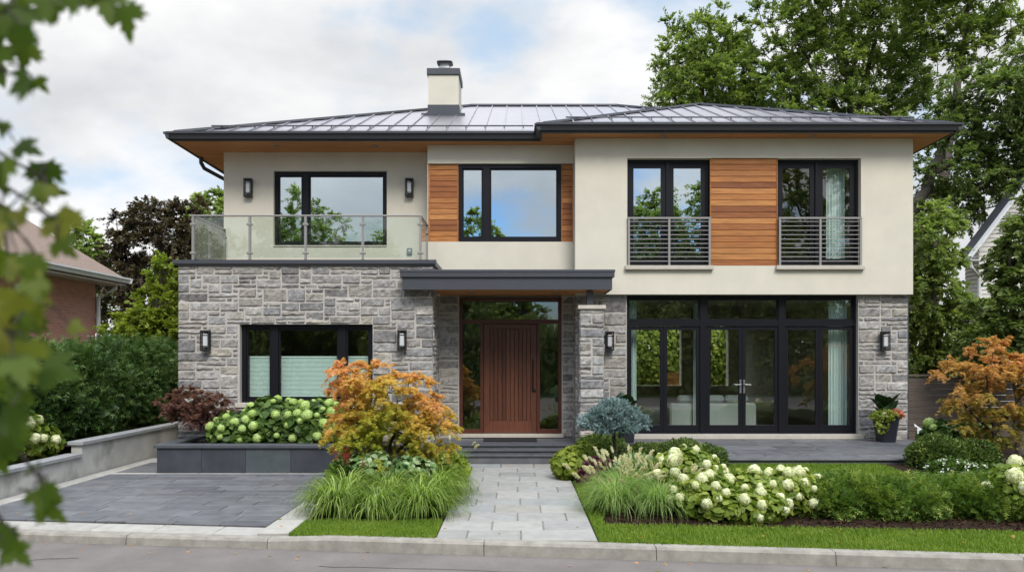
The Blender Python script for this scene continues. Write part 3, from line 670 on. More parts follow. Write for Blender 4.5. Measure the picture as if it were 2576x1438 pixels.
for (x0, x1, y0, y1, z0, h) in ((-6.97, 8.48, 15.34, 26.70, 6.20, 5.68), (.50, 8.54, 14.78, 24.0, 6.205, 4.06)):
    y = y0 + .4
    while y < y1 - .3:
        ym = min(y - y0, y1 - y, h)
        if ym > .15: seam((x0, y, z0), (x0 + ym, y, z0 + ym * PT)); seam((x1, y, z0), (x1 - ym, y, z0 + ym * PT))
        y += .405
roof = roof_mb.build('roof', M['roofmetal'], house)
mb = MB()
E = 6.2
for p, q in (((-6.97, 15.34, E), ma), ((-6.97, 26.7, E), ma), (ma, mbb), ((8.48, 15.34, E), mbb), ((.5, 14.78, E), wa), ((8.54, 14.78, E), wa), (wa, wb)):
    p = Vector(p) + Vector((0, 0, .03)); q = Vector(q) + Vector((0, 0, .03)); mb.bar(p, q, .12, .045)
mb.bar((-6.99, 15.33, 6.222), (.5, 15.33, 6.222), .05, .03); mb.bar((.48, 14.77, 6.227), (8.55, 14.77, 6.227), .05, .03)
mb.build('ridge_trim', mat('ridge_cap_metal', (.16, .157, .17), .35, metal=.6), roof)
mb = MB()
for (x0, x1, y0, z0, xs) in ((-6.45, .35, 15.34, 6.2, -6.97 + .405*.55), (1.0, 8.1, 14.78, 6.205, .5 + .405*.55)):
    yy = y0 + .62; z = z0 + .62 * PT + .075; mb.tube([(x0, yy, z), (x1, yy, z)], .016, 6)
    x = xs
    while x < x1:
        if x > x0: mb.box(x - .010, x + .010, yy - .03, yy + .02, z - .06, z + .006)
        x += .405
mb.build('snow_guard', mat('snow_guard_metal', (.10, .098, .105), .4, metal=.5), roof)
# gutters (K profile) and fascia
def gut(mb, p0, p1, out, zt):
    o = Vector(out); pr = [(0, -.135), (.055, -.135), (.085, -.05), (.115, -.04), (.115, -.0), (.0, -.0)]
    mb.extrude([o * a + Vector((0, 0, b)) for a, b in pr], Vector(p0) + Vector((0, 0, zt)), Vector(p1) + Vector((0, 0, zt)))
mb = MB()
gut(mb, (-7.06, 15.30, 0), (.45, 15.30, 0), (0, -1, 0), 6.195); gut(mb, (.38, 14.74, 0), (8.645, 14.74, 0), (0, -1, 0), 6.20)
gut(mb, (-7.005, 15.20, 0), (-7.005, 26.7, 0), (-1, 0, 0), 6.192); gut(mb, (.46, 14.66, 0), (.46, 15.29, 0), (-1, 0, 0), 6.197); gut(mb, (8.575, 14.66, 0), (8.575, 24, 0), (1, 0, 0), 6.197)
mb.box(-7.0, .462, 15.302, 15.338, 6.035, 6.155); mb.box(.462, 8.565, 14.742, 14.778, 6.03, 6.16); mb.box(-7.006, -6.972, 15.302, 26.7, 6.034, 6.154); mb.box(.463, .498, 14.78, 15.338, 6.033, 6.16); mb.box(8.542, 8.568, 14.742, 24, 6.032, 6.158)
mb.build('gutter', M['gutter'], house)
mb = MB(); mb.tube([(-6.94, 16.6, 6.05), (-6.94, 16.6, 5.93), (-6.93, 16.75, 5.84), (-6.5, 17.2, 5.62), (-6.36, 17.4, 5.45), (-6.34, 17.4, .2)], .045, 8); mb.build('downspout', M['gutter'], house)
mb = MB(); zs = 6.048
for (x0, x1, y0, y1) in ((-6.97, .5, 15.34, 27.0), (.5, 8.54, 14.78, 27.0)):
    y = y0
    while y < min(y1, 17.2):
        mb.box(x0, x1, y, y + .092, zs, zs + .015, srng.random()); y += .1
    mb.box(x0, x1, y0, y1, zs + .016, zs + .03, .5)
sof = mb.build('soffit', M['soffit'], house)
mb0 = MB(); mb0.lathe([(.055, 0), (.06, .004), (.06, .02), (.0005, .02)], (-2.95, 15.72, 6.03), 16); dl = mb0.build('downlight', M['steel'], sof, at=(-2.95, 15.72, 6.03))
for (x, y) in ((-5.0, 15.72), (2.9, 15.0), (5.9, 15.0)): copy_tree(dl, sof, Vector((x, y, 6.03)) - org(sof))
# ---- chimney
cx0, cx1, cyf, cyb = -2.19, -1.44, 18.7, 19.62
mb = MB(); mb.box(cx0, cx1, cyf, cyb, 7.6, 8.64); ch = mb.build('chimney', M['stucco'], house)
mb = MB(); mb.box(cx0 - .035, cx1 + .035, cyf - .035, cyb + .035, 8.642, 8.80, c=.006); mb.build('cap', M['charcoal'], ch)
mb = MB(); mb.box(cx0 - .015, cx1 + .015, cyf - .015, cyb + .015, 7.55, 7.90); mb.box(cx0 - .16, cx1 + .16, cyf - .10, cyf + .3, 7.3, 7.665); mb.build('flashing', M['charcoal'], ch)
fx, fy = -1.82, 19.15
mb = MB(); mb.lathe([(.135, 0), (.135, .12), (.13, .125), (.0005, .125)], (fx, fy, 8.80), 24, square=True); mb.build('flue_pipe', M['copper'], ch)
mb = MB(); mb.lathe([(.12, .0), (.165, .0), (.15, .05), (.125, .06), (.125, .15), (.13, .155), (.20, .165), (.20, .175), (.12, .225), (.0005, .235)], (fx, fy, 8.927), 24, square=True); mb.build('flue_cap', M['galv'], ch)

# ---- canopy over the door
mb = MB(); CB, CT = 2.916, 3.145
mb.box(-2.137, 1.781, 14.10, 14.13, CB, CT); mb.box(-2.137, -2.107, 14.13, 14.37, CB, CT); mb.box(1.751, 1.781, 14.13, 15.165, CB, CT)
mb.box(-2.10, 1.75, 14.13, 14.37, 3.0, CT); mb.box(-1.56, 1.75, 14.37, 15.165, 3.0, CT); mb.box(-1.56, 1.16, 15.165, 15.645, 3.0, CT)
mb.box(-2.175, 1.822, 14.06, 14.38, CT + .001, 3.272, c=.005); mb.box(-1.54, 1.822, 14.38, 15.165, CT + .001, 3.27); mb.box(-2.185, 1.832, 14.05, 14.10, 3.235, 3.285, c=.004)
can = mb.build('canopy', M['charcoal'], house, at=(-.2, 14.8, 2.916))
mb = MB()
y = 14.135
while y < 15.6:
    xr = 1.75 if y < 15.06 else 1.165; xl = -2.105 if y < 14.28 else -1.575
    mb.box(xl, xr, y, y + .088, 2.93, 2.99, srng.random()); y += .095
mb.build('canopy_soffit', M['soffit'], can)
for x in (-.9, .75):
    m0 = MB(); m0.lathe([(.05, 0), (.055, .004), (.055, .02), (.0005, .02)], (x, 14.75, 2.915), 16); m0.build('downlight', M['steel'], can)

# ---- windows
def window(name, x0, x1, z0, z1, y, cols, rows, glass, fr=.055, depth=.09, sash=.035, mat_='frame', parent=house, label=None, skip=()):
    """cols/rows: pane intervals inside the frame rectangle"""
    mb = MB(); xs = [x0] + [v for c in cols for v in c] + [x1]
    for k in range(0, len(xs), 2): mb.box(xs[k], xs[k+1], y, y + depth, z0, z1)
    for ci, (a, b) in enumerate(cols):
        rr = rows[ci] if isinstance(rows[0], list) else rows
        zs_ = [z0] + [v for c in rr for v in c] + [z1]
        for k in range(0, len(zs_), 2): mb.box(a, b, y + .002, y + depth, zs_[k], zs_[k+1])
    f = mb.build(name, M[mat_], parent, at=((x0+x1)/2, y, z0))
    if label: f['label'] = label
    for ci, (a, b) in enumerate(cols):
        rr = rows[ci] if isinstance(rows[0], list) else rows
        for (c, d) in rr:
            if sash:
                m2 = MB(); yy = y + .03
                m2.box(a + .001, a + sash, yy, yy + .045, c + .001, d - .001); m2.box(b - sash, b - .001, yy, yy + .045, c + .001, d - .001)
                m2.box(a + sash, b - sash, yy + .001, yy + .045, c + .001, c + sash); m2.box(a + sash, b - sash, yy + .001, yy + .045, d - sash, d - .001)
                m2.build('sash', M[mat_], f)
            m3 = MB(); s_ = sash or 0; m3.box(a + s_, b - s_, y + .05, y + .056, c + s_, d - s_); m3.build('pane', M[glass], f)
    return f
window('window', *WL, 16.29, [(-5.15, -4.62), (-4.49, -2.86)], [(4.12, 5.58)], 'glass_up', label='wide two-pane window behind the balcony')
window('window', -1.211, .925, 4.06, 5.655, 15.70, [(-1.14, -.70), (-.565, .855)], [(4.13, 5.585)], 'glass_up', label='two-pane window between cedar panels')
mb = MB(); mb.box(-5.218, -2.788, 16.18, 16.30, 4.03, 4.052); mb.build('sill', M['stucco'], house)
window('window', *WG, 14.53, [(-5.21, -4.73), (-4.59, -3.43), (-3.29, -2.83)], [(.86, 2.21)], 'glass_low', label='ground-floor window with three panes in the stone wall')
mb = MB(); mb.box(WG[0] - .08, WG[1] + .08, 14.375, 14.53, .695, .782, c=.006); mb.build('sill', M['lime'], house)
for (a, b, c, d) in (W1, W2):
    mid = (a + b) / 2
    window('french_window', a, b, c, d, 15.30, [(a + .05, mid - .03), (mid + .03, b - .05)], [(c + .06, d - .06)], 'glass_up' if a < 4 else 'glass_low', sash=.10, depth=.09)
    m0 = MB(); m0.box(a - .05, b + .05, 15.09, 15.30, c - .085, c - .002, c=.006); m0.build('sill', M['lime'], house)
# juliet railings
def juliet(a, b, c):
    y = 15.13; m0 = MB(); m0.box(a - .0, b + .0, y - .02, y + .02, c + .93, c + .965)
    r_ = m0.build('railing', M['steel'], house, at=((a+b)/2, y, c))
    for x in (a + .025, (a+b)/2, b - .025):
        m1 = MB(); m1.box(x - .02, x + .02, y - .015, y + .015, c + .0, c + .93); m1.build('post', M['steel'], r_)
    for k in range(10):
        z = c + .085 + k * .088; m1 = MB(); m1.tube([(a + .04, y + .004, z), (b - .04, y + .004, z)], .007, 6); m1.build('bar', M['steel'], r_)
juliet(W1[0], W1[1], W1[2]); juliet(W2[0], W2[1], W2[2])
# big glazed front
X0, X1, Z0, Z1 = 2.231, 6.925, .10, 2.915
gz0 = 2.39                                              # transom bar
f = [(2.275, 3.745), (3.875, 5.345), (5.475, 6.88)]
big = window('glazed_front', X0, X1, gz0 - .10, Z1, 15.42, f, [(gz0 + .02, 2.85)], 'glass_low', sash=.03, depth=.1, label='black framed transom row and garden doors')
for (a, b) in ((X0, X0 + .045), (3.745, 3.875), (5.345, 5.475), (X1 - .045, X1)): mb = MB(); mb.box(a, b, 15.42, 15.52, Z0, gz0 - .101); mb.build('mullion', M['frame'], big)
def leafdoor(a, b, name='glass_door', handle=None):
    m0 = MB(); z0_, z1_ = Z0 + .01, gz0 - .105; w = .070; y = 15.445
    m0.box(a, a + w, y, y + .05, z0_, z1_); m0.box(b - w, b, y, y + .05, z0_, z1_); m0.box(a + w, b - w, y + .001, y + .05, z0_, z0_ + .16); m0.box(a + w, b - w, y + .001, y + .05, z1_ - w, z1_)
    d_ = m0.build(name, M['frame'], house)
    m1 = MB(); m1.box(a + w, b - w, y + .02, y + .026, z0_ + .16, z1_ - w); m1.build('pane', M['glass_low'], d_)
    if handle:
        xh = handle; sgn = -1 if xh > (a+b)/2 else 1
        m2 = MB(); m2.box(xh - .02, xh + .02, y - .012, y - .0005, .92, 1.20, c=.004); m2.tube([(xh, y - .012, 1.10), (xh, y - .05, 1.10), (xh + sgn * .13, y - .055, 1.095)], .010, 8); m2.build('handle', M['galv'], d_)
for (a, b, h) in ((2.278, 3.003, None), (3.007, 3.742, None), (3.878, 4.607, 4.572), (4.613, 5.342, 4.648), (5.478, 6.18, None), (6.185, 6.877, None)): leafdoor(a, b, handle=h)
mb = MB(); mb.box(X0, X1, 15.40, 15.60, .101, .109); mb.build('threshold', M['frame'], house)
# ---- cedar cladding
def cedar(x0, x1, z0, z1, y, bh, seed, trim=()):
    g = random.Random(seed); m0 = MB(); z = z0; k = 0
    n = round((z1 - z0) / bh); bh = (z1 - z0) / n
    for k in range(n):
        a = z0 + k * bh; m0.add([(x0, y, a + .004), (x1, y, a + .004), (x1, y + .004, a + bh - .012), (x0, y + .004, a + bh - .012), (x0, y + .012, a + bh - .004), (x1, y + .012, a + bh - .004), (x0, y + .014, a), (x1, y + .014, a)],
                                [(0, 1, 2, 3), (3, 2, 5, 4), (6, 7, 1, 0)], g.random())
    m0.box(x0, x1, y + .0125, y + .05, z0, z1, .0)
    for (a, b) in trim: m0.box(a, b, y - .012, y + .05, z0, z1, .35)
    m0.build('cedar_cladding', M['cedar'], house)
cedar(3.905, 5.228, 3.495, 5.655, 15.20, .118, 1, [(3.888, 3.905), (5.228, 5.245)])
cedar(-1.80, -1.23, 4.05, 5.66, 15.69, .118, 2, [(-1.836, -1.80), (-1.23, -1.212)])
cedar(.945, 1.15, 4.05, 5.66, 15.69, .118, 3, [(.926, .945), (1.15, 1.165)])
# ---- entrance
dx0, dx1, dtop = -1.19, .928, 2.888; yD = 15.62
mb = MB()
for (a, b) in ((dx0, dx0 + .07), (dx1 - .07, dx1)): mb.box(a, b, yD, yD + .12, .08, dtop)
mb.box(dx0 + .07, dx1 - .07, yD + .002, yD + .12, 2.84, dtop); mb.box(dx0 + .07, dx1 - .07, yD + .001, yD + .12, 2.35, 2.435)
mb.box(-.755, -.690, yD + .002, yD + .12, .08, 2.35); mb.box(.418, .480, yD + .002, yD + .12, .08, 2.35)
mb.box(dx0 + .07, -.755, yD + .003, yD + .12, .08, .17); mb.box(.480, dx1 - .07, yD + .003, yD + .12, .08, .17)
ent = mb.build('door_frame', M['doorframe'], house)
mb = MB(); mb.box(dx0 + .07, dx1 - .07, yD + .05, yD + .056, 2.435, 2.84); mb.build('transom_pane', M['glass_low'], ent)
for (a, b) in ((dx0 + .07, -.755), (.480, dx1 - .07)):
    mb = MB(); mb.box(a, b, yD + .05, yD + .056, .17, 2.35); mb.build('sidelight_pane', M['glass_low'], ent)
mb = MB(); a, b, z0_, z1_ = -.682, .41, .09, 2.342; y = yD + .03
mb.box(a, a + .12, y, y + .05, z0_, z1_, .3, c=.003); mb.box(b - .12, b, y, y + .05, z0_, z1_, .7, c=.003); mb.box(a + .12, b - .12, y + .001, y + .05, z0_, z0_ + .25, .5, c=.003); mb.box(a + .12, b - .12, y + .001, y + .05, z1_ - .10, z1_, .2, c=.003)
nb = 10; w = (b - a - .24) / nb
for k in range(nb): mb.box(a + .12 + k*w + .004, a + .12 + (k+1)*w - .004, y + .008, y + .045, z0_ + .25, z1_ - .10, srng.random(), c=.006)
mb.box(a + .12, b - .12, y + .03, y + .048, z0_ + .25, z1_ - .10, 1.0)
door = mb.build('door', M['door'], house)
mb = MB(); mb.tube([(.335, y - .05, .98), (.335, y - .05, 1.62)], .013, 8); mb.tube([(.335, y - .05, 1.05), (.335, y, 1.05)], .009, 6); mb.tube([(.335, y - .05, 1.55), (.335, y, 1.55)], .009, 6); mb.build('pull_handle', M['dsteel'], door)
mb = MB(); mb.lathe([(.001, 0), (.03, .0), (.032, .01), (.02, .02), (.0005, .022)], (0, 0, 0), 16); kn = mb.build('lock', M['dsteel'], door, at=(0, 0, 0)); kn.rotation_euler = (R(90), 0, 0); kn.location = Vector((.362, y - .001, .965)) - org(door)
mb = MB(); mb.box(-1.22, .96, 15.45, 15.74, .012, .078, c=.006); mb.build('threshold', M['lime'], house)
# ---- lanterns on the walls
def lantern(x, y, z, big=1.0, yaw=0):
    m0 = MB(); w, h, d = .075, .19, .10
    m0.box(-.055, .055, -.018, 0, -h, h, c=.004)
    l_ = m0.build('wall_lantern', M['black'], house, at=(0, 0, 0))
    m1 = MB()
    for sx in (-1, 1):
        m1.box(sx*w - .009, sx*w + .009, -.018 - d, -.018 - d + .018, -h + .03, h - .03); m1.box(sx*w - .008, sx*w + .008, -.04, -.019, -h + .03, h - .03)
    m1.box(-w - .012, w + .012, -.022 - d, -.0185, h - .03, h + .005, c=.004); m1.box(-w - .012, w + .012, -.022 - d, -.0185, -h - .005, -h + .03, c=.004)
    for zz_ in (h - .085, -h + .085): m1.box(-w, w, -.016 - d, -.006 - d, zz_ - .005, zz_ + .005)
    m2 = MB(); m2.box(-.042, .042, -.105, -.035, -h + .06, h - .06, c=.01)
    for mm_, nm, mt in ((m1, 'cage', 'black'), (m2, 'lamp_glass', 'lampglass')): mm_.build(nm, M[mt], l_)
    l_.location = Vector((x, y, z)) - org(house); return l_
ln0 = lantern(-5.90, 14.385, 1.97)
for (x, y, z) in ((-2.175, 14.385, 1.975), (1.87, 15.28, 1.98), (7.42, 15.28, 1.98), (-5.738, 16.198, 5.27), (-2.294, 16.198, 5.275)):
    copy_tree(ln0, house, Vector((x, y, z)) - org(house))
mb = MB(); mb.box(-2.35, -2.24, 16.15, 16.198, 3.86, 3.99, c=.008); ob_ = mb.build('outlet_box', mat('grey_green_plastic', (.13, .17, .15), .5), house)
mb = MB(); mb.box(-2.315, -2.275, 16.146, 16.1495, 3.92, 3.955); mb.build('switch', M['white'], ob_)
mb = MB(); mb.box(7.935, 7.955, 15.33, 15.40, .0, 2.91); mb.build('corner_trim', M['charcoal'], house)

# ================================================================== BALCONY RAILING
bal = thing('balcony_railing', 'steel and glass balustrade round the balcony on top of the stone box', 'railing', (-4, 14.5, 3.505))
zt, zb = 4.376, 3.505; yF = 14.47; px = [-6.20, -5.115, -4.045, -2.95, -1.845]
mb = MB(); mb.box(-6.23, -1.815, yF - .025, yF + .025, zt - .03, zt, c=.006); mb.box(-6.225, -6.175, yF + .025, 16.05, zt - .031, zt - .001, c=.006); mb.box(-1.87, -1.82, yF + .025, 15.55, zt - .031, zt - .001, c=.006)
mb.build('handrail', M['steel'], bal)
def post(x, y, ax):
    m0 = MB(); m0.box(x - .022, x + .022, y - .02, y + .02, zb, zt - .031); p_ = m0.build('post', M['steel'], bal)
    for z in (zb + .14, zt - .18):
        m1 = MB()
        if ax == 'x': m1.box(x - .055, x + .055, y - .03, y + .012, z - .022, z + .022, c=.006)
        else: m1.box(x - .012, x + .03, y - .055, y + .055, z - .022, z + .022, c=.006)
        m1.build('clamp', M['steel'], p_)
for x in px: post(x, yF, 'x')
for y in (15.25, 16.03): post(-6.20, y, 'y')
post(-1.845, 15.5, 'y')
def gp(a, b, c, d):
    m0 = MB(); m0.box(a, b, c, d, zb + .05, zt - .045); m0.build('glass_panel', M['glass_rail'], bal)
for i in range(4): gp(px[i] + .035, px[i+1] - .035, yF - .014, yF - .004)
for (a, b) in ((14.51, 15.21), (15.29, 15.99)): gp(-6.196, -6.186, a, b)
gp(-1.85, -1.84, 14.51, 15.46)

# ================================================================== STEPS, MAT, PLANTER, LOW WALL
st = thing('porch_steps', 'dark slate porch landing with two steps up from the grey walkway', 'steps', (-.1, 14.6, G))
def stp(x0, x1, y0, y1, zt_, zl, nm):
    m0 = MB(); m0.box(x0, x1, y0 + .03, y1, zl, zt_ - .035); b_ = m0.build(nm, M['slate'], st)
    m1 = MB(); x = x0 - .01
    while x < x1: xe = min(x + .75, x1 + .01); slab(m1, [[x + .002, y0], [xe - .002, y0], [xe - .002, min(y0 + .36, y1)], [x + .002, min(y0 + .36, y1)]], zt_ - .034, zt_, srng.random()); x = xe
    m1.build('nosing', M['slatecap'], b_); return b_
stp(-1.2, 1.12, 14.08, 14.24, -.165, -.36, 'step'); stp(-1.3, 1.14, 14.24, 14.36, -.085, -.36, 'step'); stp(-1.56, 1.155, 14.36, 14.72, .0, -.36, 'landing')
mb = MB(); mb.box(-1.56, 1.155, 14.72, 15.60, -.36, -.036); paving(mb, -1.56, 1.155, 14.73, 15.58, .42, .8, 1.0, 0.0); mb.build('landing', M['slate'], st)
mb = MB(); mb.box(-.66, .40, 14.78, 15.30, .003, .022, c=.006); tag(mb.build('doormat', mat('rubber_mat', (.012, .012, .013), .9)), 'thin black doormat lying before the wooden front door', 'doormat')
pl = thing('stone_planter', 'long low slate planter bed with capped edge beside the driveway', 'planter', (-4.1, 13.4, G))
mb = MB(); x = -6.16; k = 0
for xe in (-5.39, -4.64, -3.87, -3.11, -2.35, -1.9):
    slab_r = [.35, .0, .7, .2, .9, .4][k]; mb.box(x + .004, xe - .004, 12.92, 13.0, G, .10, slab_r); x = xe; k += 1
mb.box(-6.16, -6.08, 13.004, 14.38, G, .10, .3); mb.box(-6.15, -1.9, 12.93, 13.1, G, .095, .1)
mb.build('side_slab', M['slatepanel'], pl)
mb = MB(); mb.box(-6.20, -1.88, 12.88, 13.14, .102, .16, c=.005); mb.box(-6.20, -5.94, 13.142, 14.38, .102, .16, c=.005); mb.build('cap', M['slatecap'], pl)
mb = MB(); mb.box(-5.95, -1.95, 13.12, 14.37, -.3, .06); mb.build('soil', M['soil'], pl)
mb = MB(); rw = thing('garden_wall', 'low cast concrete retaining wall stepping down beside the driveway', 'wall', (-7.3, 12.6, G))
mb.box(-7.42, -7.24, 12.58, 22, G - .05, .19); mb.build('wall', M['concrete'], rw)
mb = MB(); mb.box(-7.42, -7.24, 7.0, 12.578, G - .05, 0.0); mb.build('wall', M['concrete'], rw)
mb = MB(); mb.box(-7.46, -7.20, 12.53, 22, .192, .255, c=.006); mb.box(-7.46, -7.20, 7.0, 12.528, .002, .062, c=.006); mb.build('coping', M['conccap'], rw)

# ================================================================== INSIDE THE HOUSE
def curtain(x0, x1, y, z0, z1, label, n=9, amp=.035):
    mb = MB(); m = n * 8
    for i in range(m + 1):
        t = i / m; x = x0 + (x1 - x0) * t; yy = y + amp * math.sin(t * n * 2 * math.pi) + .01 * math.sin(t * 17)
        for z, k in ((z0, 1.0), ((z0+z1)/2, .9), (z1, .75)): mb.v.append((x, y + (yy - y) * k, z)); mb.r.append(.5)
    mb.f = [(i*3+j, (i+1)*3+j, (i+1)*3+j+1, i*3+j+1) for i in range(m) for j in range(2)]
    o = mb.build('curtain', M['curtain'], None, True); return tag(o, label, 'curtain', 'pale curtains behind the windows')
curtain(2.30, 2.50, 15.80, .05, 2.86, 'narrow pale curtain at the left end of the ground-floor garden doors', 4)
curtain(6.50, 6.88, 15.75, .05, 2.86, 'pale floor-length curtain beside the stone pier, behind the garden doors', 6)
curtain(3.95, 4.25, 16.9, .05, 2.86, 'pale curtain hanging in the room behind the middle garden door', 5)
curtain(2.28, 2.46, 15.60, 3.3, 5.75, 'pale curtain upstairs at the left edge of the window left of the cedar panel', 4)
curtain(6.40, 6.78, 15.62, 3.3, 5.75, 'pale curtain upstairs at the right of the window beside the cream corner', 6)
def blind(x0, x1, label):
    mb = MB(); z = .87; k = 0
    while z < 1.64:
        mb.add([(x0, 14.70, z), (x1, 14.70, z), (x1, 14.716, z + .0125), (x0, 14.716, z + .0125), (x0, 14.70, z + .025), (x1, 14.70, z + .025)], [(0,1,2,3), (3,2,5,4)]); z += .025
    mb.box(x0, x1, 14.695, 14.72, z, z + .03); tag(mb.build('pleated_blind', M['blind']), label, 'blind', 'bottom-up pleated blinds in the ground-floor window')
blind(-5.20, -4.72, 'half-raised pale pleated blind in the left pane of the stone-wall window')
blind(-4.60, -3.42, 'wide half-raised pale pleated blind in the middle pane of the stone-wall window')
blind(-3.30, -2.82, 'half-raised pale pleated blind in the right pane of the stone-wall window')
sf = thing('sofa', 'pale fabric sofa with back cushions seen through the garden doors', 'sofa', (4.3, 17.2, .02))
mb = MB(); mb.box(3.45, 5.40, 17.0, 17.22, .06, .62, c=.04); mb.build('backrest', M['sofa'], sf); mb = MB(); mb.box(3.45, 5.40, 17.221, 17.95, .06, .42, c=.03); mb.build('seat', M['sofa'], sf)
for (a, b) in ((3.45, 3.62), (5.23, 5.40)): mb = MB(); mb.box(a, b, 17.225, 17.9, .42, .58, c=.03); mb.build('armrest', M['sofa'], sf)
for k in range(3): mb = MB(); mb.box(3.65 + k*.54, 4.16 + k*.54, 17.08, 17.26, .64, .80, c=.05); mb.build('cushion', M['sofa'], sf)
bed_ = thing('bed', 'low white bed seen dimly through the upstairs window at the right', 'bed', (6.0, 17.5, 3.2))
mb = MB(); mb.box(5.2, 6.9, 16.8, 18.8, 3.25, 3.85, c=.05); mb.build('mattress', M['sofa'], bed_); mb = MB(); mb.box(5.2, 6.9, 18.81, 18.9, 3.2, 4.3); mb.build('headboard', M['sofa'], bed_)

# ================================================================== NEIGHBOURS, FENCES
nb_ = thing('brick_house', 'blurred red brick house with brown hipped shingle roof beyond the driveway hedge', 'house', (-13, 14, -.3))
mb = MB()
mb.box(-19, -11.16, 8, 20.0, -.3, 3.72); mb.build('wall', M['brick'], nb_)
mb = MB(); hip(mb, -19.6, -10.62, 5.5, 20.55, 3.78, .80, 3.62); mb.build('roof', M['shingle'], nb_)
mb = MB(); gut(mb, (-10.62, 5.5, 0), (-10.62, 20.6, 0), (1, 0, 0), 3.80); mb.box(-11.155, -10.62, 5.5, 20.55, 3.60, 3.615); gut(mb, (-19, 20.55, 0), (-10.5, 20.55, 0), (0, 1, 0), 3.795); mb.build('gutter', M['white'], nb_)
mb = MB(); mb.tube([(-10.72, 20.2, 3.62), (-10.72, 20.2, 3.5), (-11.08, 20.0, 3.2), (-11.08, 20.0, -.2)], .05, 8); mb.build('downspout', M['white'], nb_)
mb = MB(); mb.box(-11.158, -11.11, 16.75, 17.65, 2.3, 3.3); w_ = mb.build('window', M['white'], nb_); mb = MB(); mb.box(-11.112, -11.10, 16.85, 17.55, 2.4, 3.2); mb.build('pane', M['glass_low'], w_)
n_before = len(bpy.data.objects)
nh = thing('siding_house', 'pale siding house with steep gable and white eaves glimpsed between the right-hand trees', 'house', (19, 26, -.3))
mb = MB(); z = -.3
while z < 5.2: mb.add([(15.3, 25, z), (23, 25, z), (23, 25.03, z + .14), (15.3, 25.03, z + .14)], [(0,1,2,3)]); mb.add([(15.3, 25, z), (15.3, 25.8, z), (15.33, 25.8, z + .14), (15.33, 25, z + .14)], [(0,1,2,3)[::-1]]); z += .14
z = 5.2
while z < 10.1: xl = 15.3 + (z - 5.2) / 1.36; xr = 23 - (z - 5.2) / 1.36; mb.add([(xl, 25, z), (xr, 25, z), (xr, 25.03, z + .14), (xl, 25.03, z + .14)], [(0,1,2,3)]); z += .14
mb.build('wall', M['siding'], nh)
mb = MB()
for sgn, xe in ((-1, 14.7), (1, 23.6)):
    zr = 5.0 + 4.45 * 1.32; vs = [(xe, 24.5, 4.98), (19.15, 24.5, zr), (19.15, 25.2, zr), (xe, 25.2, 4.98)]; vs += [(a, b, c - .12) for a, b, c in vs]
    mb.add(vs, [(0,1,2,3),(7,6,5,4),(0,4,5,1),(1,5,6,2),(2,6,7,3),(3,7,4,0)])
rf_ = mb.build('roof', M['charcoal'], nh)
mb = MB(); mb.bar((14.66, 24.47, 4.90), (19.15, 24.47, 10.80), .05, .26, up=(0, 1, 0)); mb.bar((23.64, 24.47, 4.90), (19.15, 24.47, 10.80), .05, .26, up=(0, 1, 0)); mb.box(14.62, 14.72, 24.45, 25.9, 4.82, 4.98); mb.box(14.73, 15.29, 24.5, 25.9, 4.80, 4.83)
mb.build('fascia', M['white'], rf_)
mb = MB(); mb.tube([(14.75, 24.6, 4.85), (14.8, 24.6, 4.6), (15.25, 24.9, 4.3), (15.25, 24.9, -.3)], .06, 8); mb.build('downspout', M['white'], nh)
K_ = .83                                                # set nearer the camera at the same bearing
for o_ in [nh] + [c for c in bpy.data.objects if c.parent == nh or (c.parent and c.parent.parent == nh)]:
    if o_ is nh: continue
    n0 = org(nh)
    for v_ in o_.data.vertices: v_.co = Vector(((v_.co.x + n0.x) * K_ - n0.x, (v_.co.y + n0.y) * K_ - n0.y, ((v_.co.z + n0.z - CAMZ) * K_ + CAMZ) - n0.z))
mb = MB()
fn = thing('wood_fence', 'grey-brown horizontal board fence between the stone pier and the orange maple', 'fence', (9.5, 16.6, -.3))
for k in range(11):
    z = -.22 + k * .132; mb.box(8.0, 10.0, 16.5, 16.53, z, z + .124, srng.random(), c=.004)
mb.build('board_panel', M['fencewood'], fn)
mb = MB()
for k in range(11):
    z = -.22 + k * .132; mb.box(10.1, 13.8, 16.5, 16.53, z, z + .124, srng.random(), c=.004)
mb.build('board_panel', M['fencewood'], fn)
for x in (7.98, 10.0, 13.8): mb = MB(); mb.box(x + .002, x + .098, 16.48, 16.56, -.36, 1.24); mb.build('post', M['fencewood'], fn)
mb = MB(); mb.box(7.98, 13.9, 16.46, 16.58, 1.242, 1.28); mb.build('top_rail', M['fencewood'], fn)
cf = thing('chain_fence', 'thin grey metal rail fence above the dark hedge in front of the green tree', 'fence', (-10, 20, 0))
mb = MB(); mb.tube([(-10.6, 18.6, 2.18), (-8.6, 18.6, 2.05)], .018, 6); mb.build('rail', M['steel'], cf)
for x in (-9.6, -10.5): mb = MB(); mb.tube([(x, 18.6, 0), (x, 18.6, 2.1)], .02, 6); mb.build('post', M['steel'], cf)
bf = thing('slatted_screen', 'warm cedar slatted garden screen seen through the house behind the sofa', 'screen', (6, 29, -.3))
mb = MB()
for k in range(10): mb.box(5.5, 6.5, 29, 29.04, -.2 + k*.13, -.2 + k*.13 + .11, srng.random())
mb.build('slats', M['cedar'], bf)
for x in (5.5, 6.4): mb = MB(); mb.box(x, x + .1, 29.045, 29.14, -.4, 1.2); mb.build('post', M['cedar'], bf)
mb = MB(); g_ = random.Random(3); n_ = 7
for j in range(n_):
    for i in range(n_):
        mb.v.append((7.95 + .42 * i/(n_-1) + g_.uniform(-.03,.03), 14.9 + .2 * j/(n_-1), -.05 + (.42 - .36 * i/(n_-1)) * (j/(n_-1)) + g_.uniform(-.04,.04))); mb.r.append(.5)
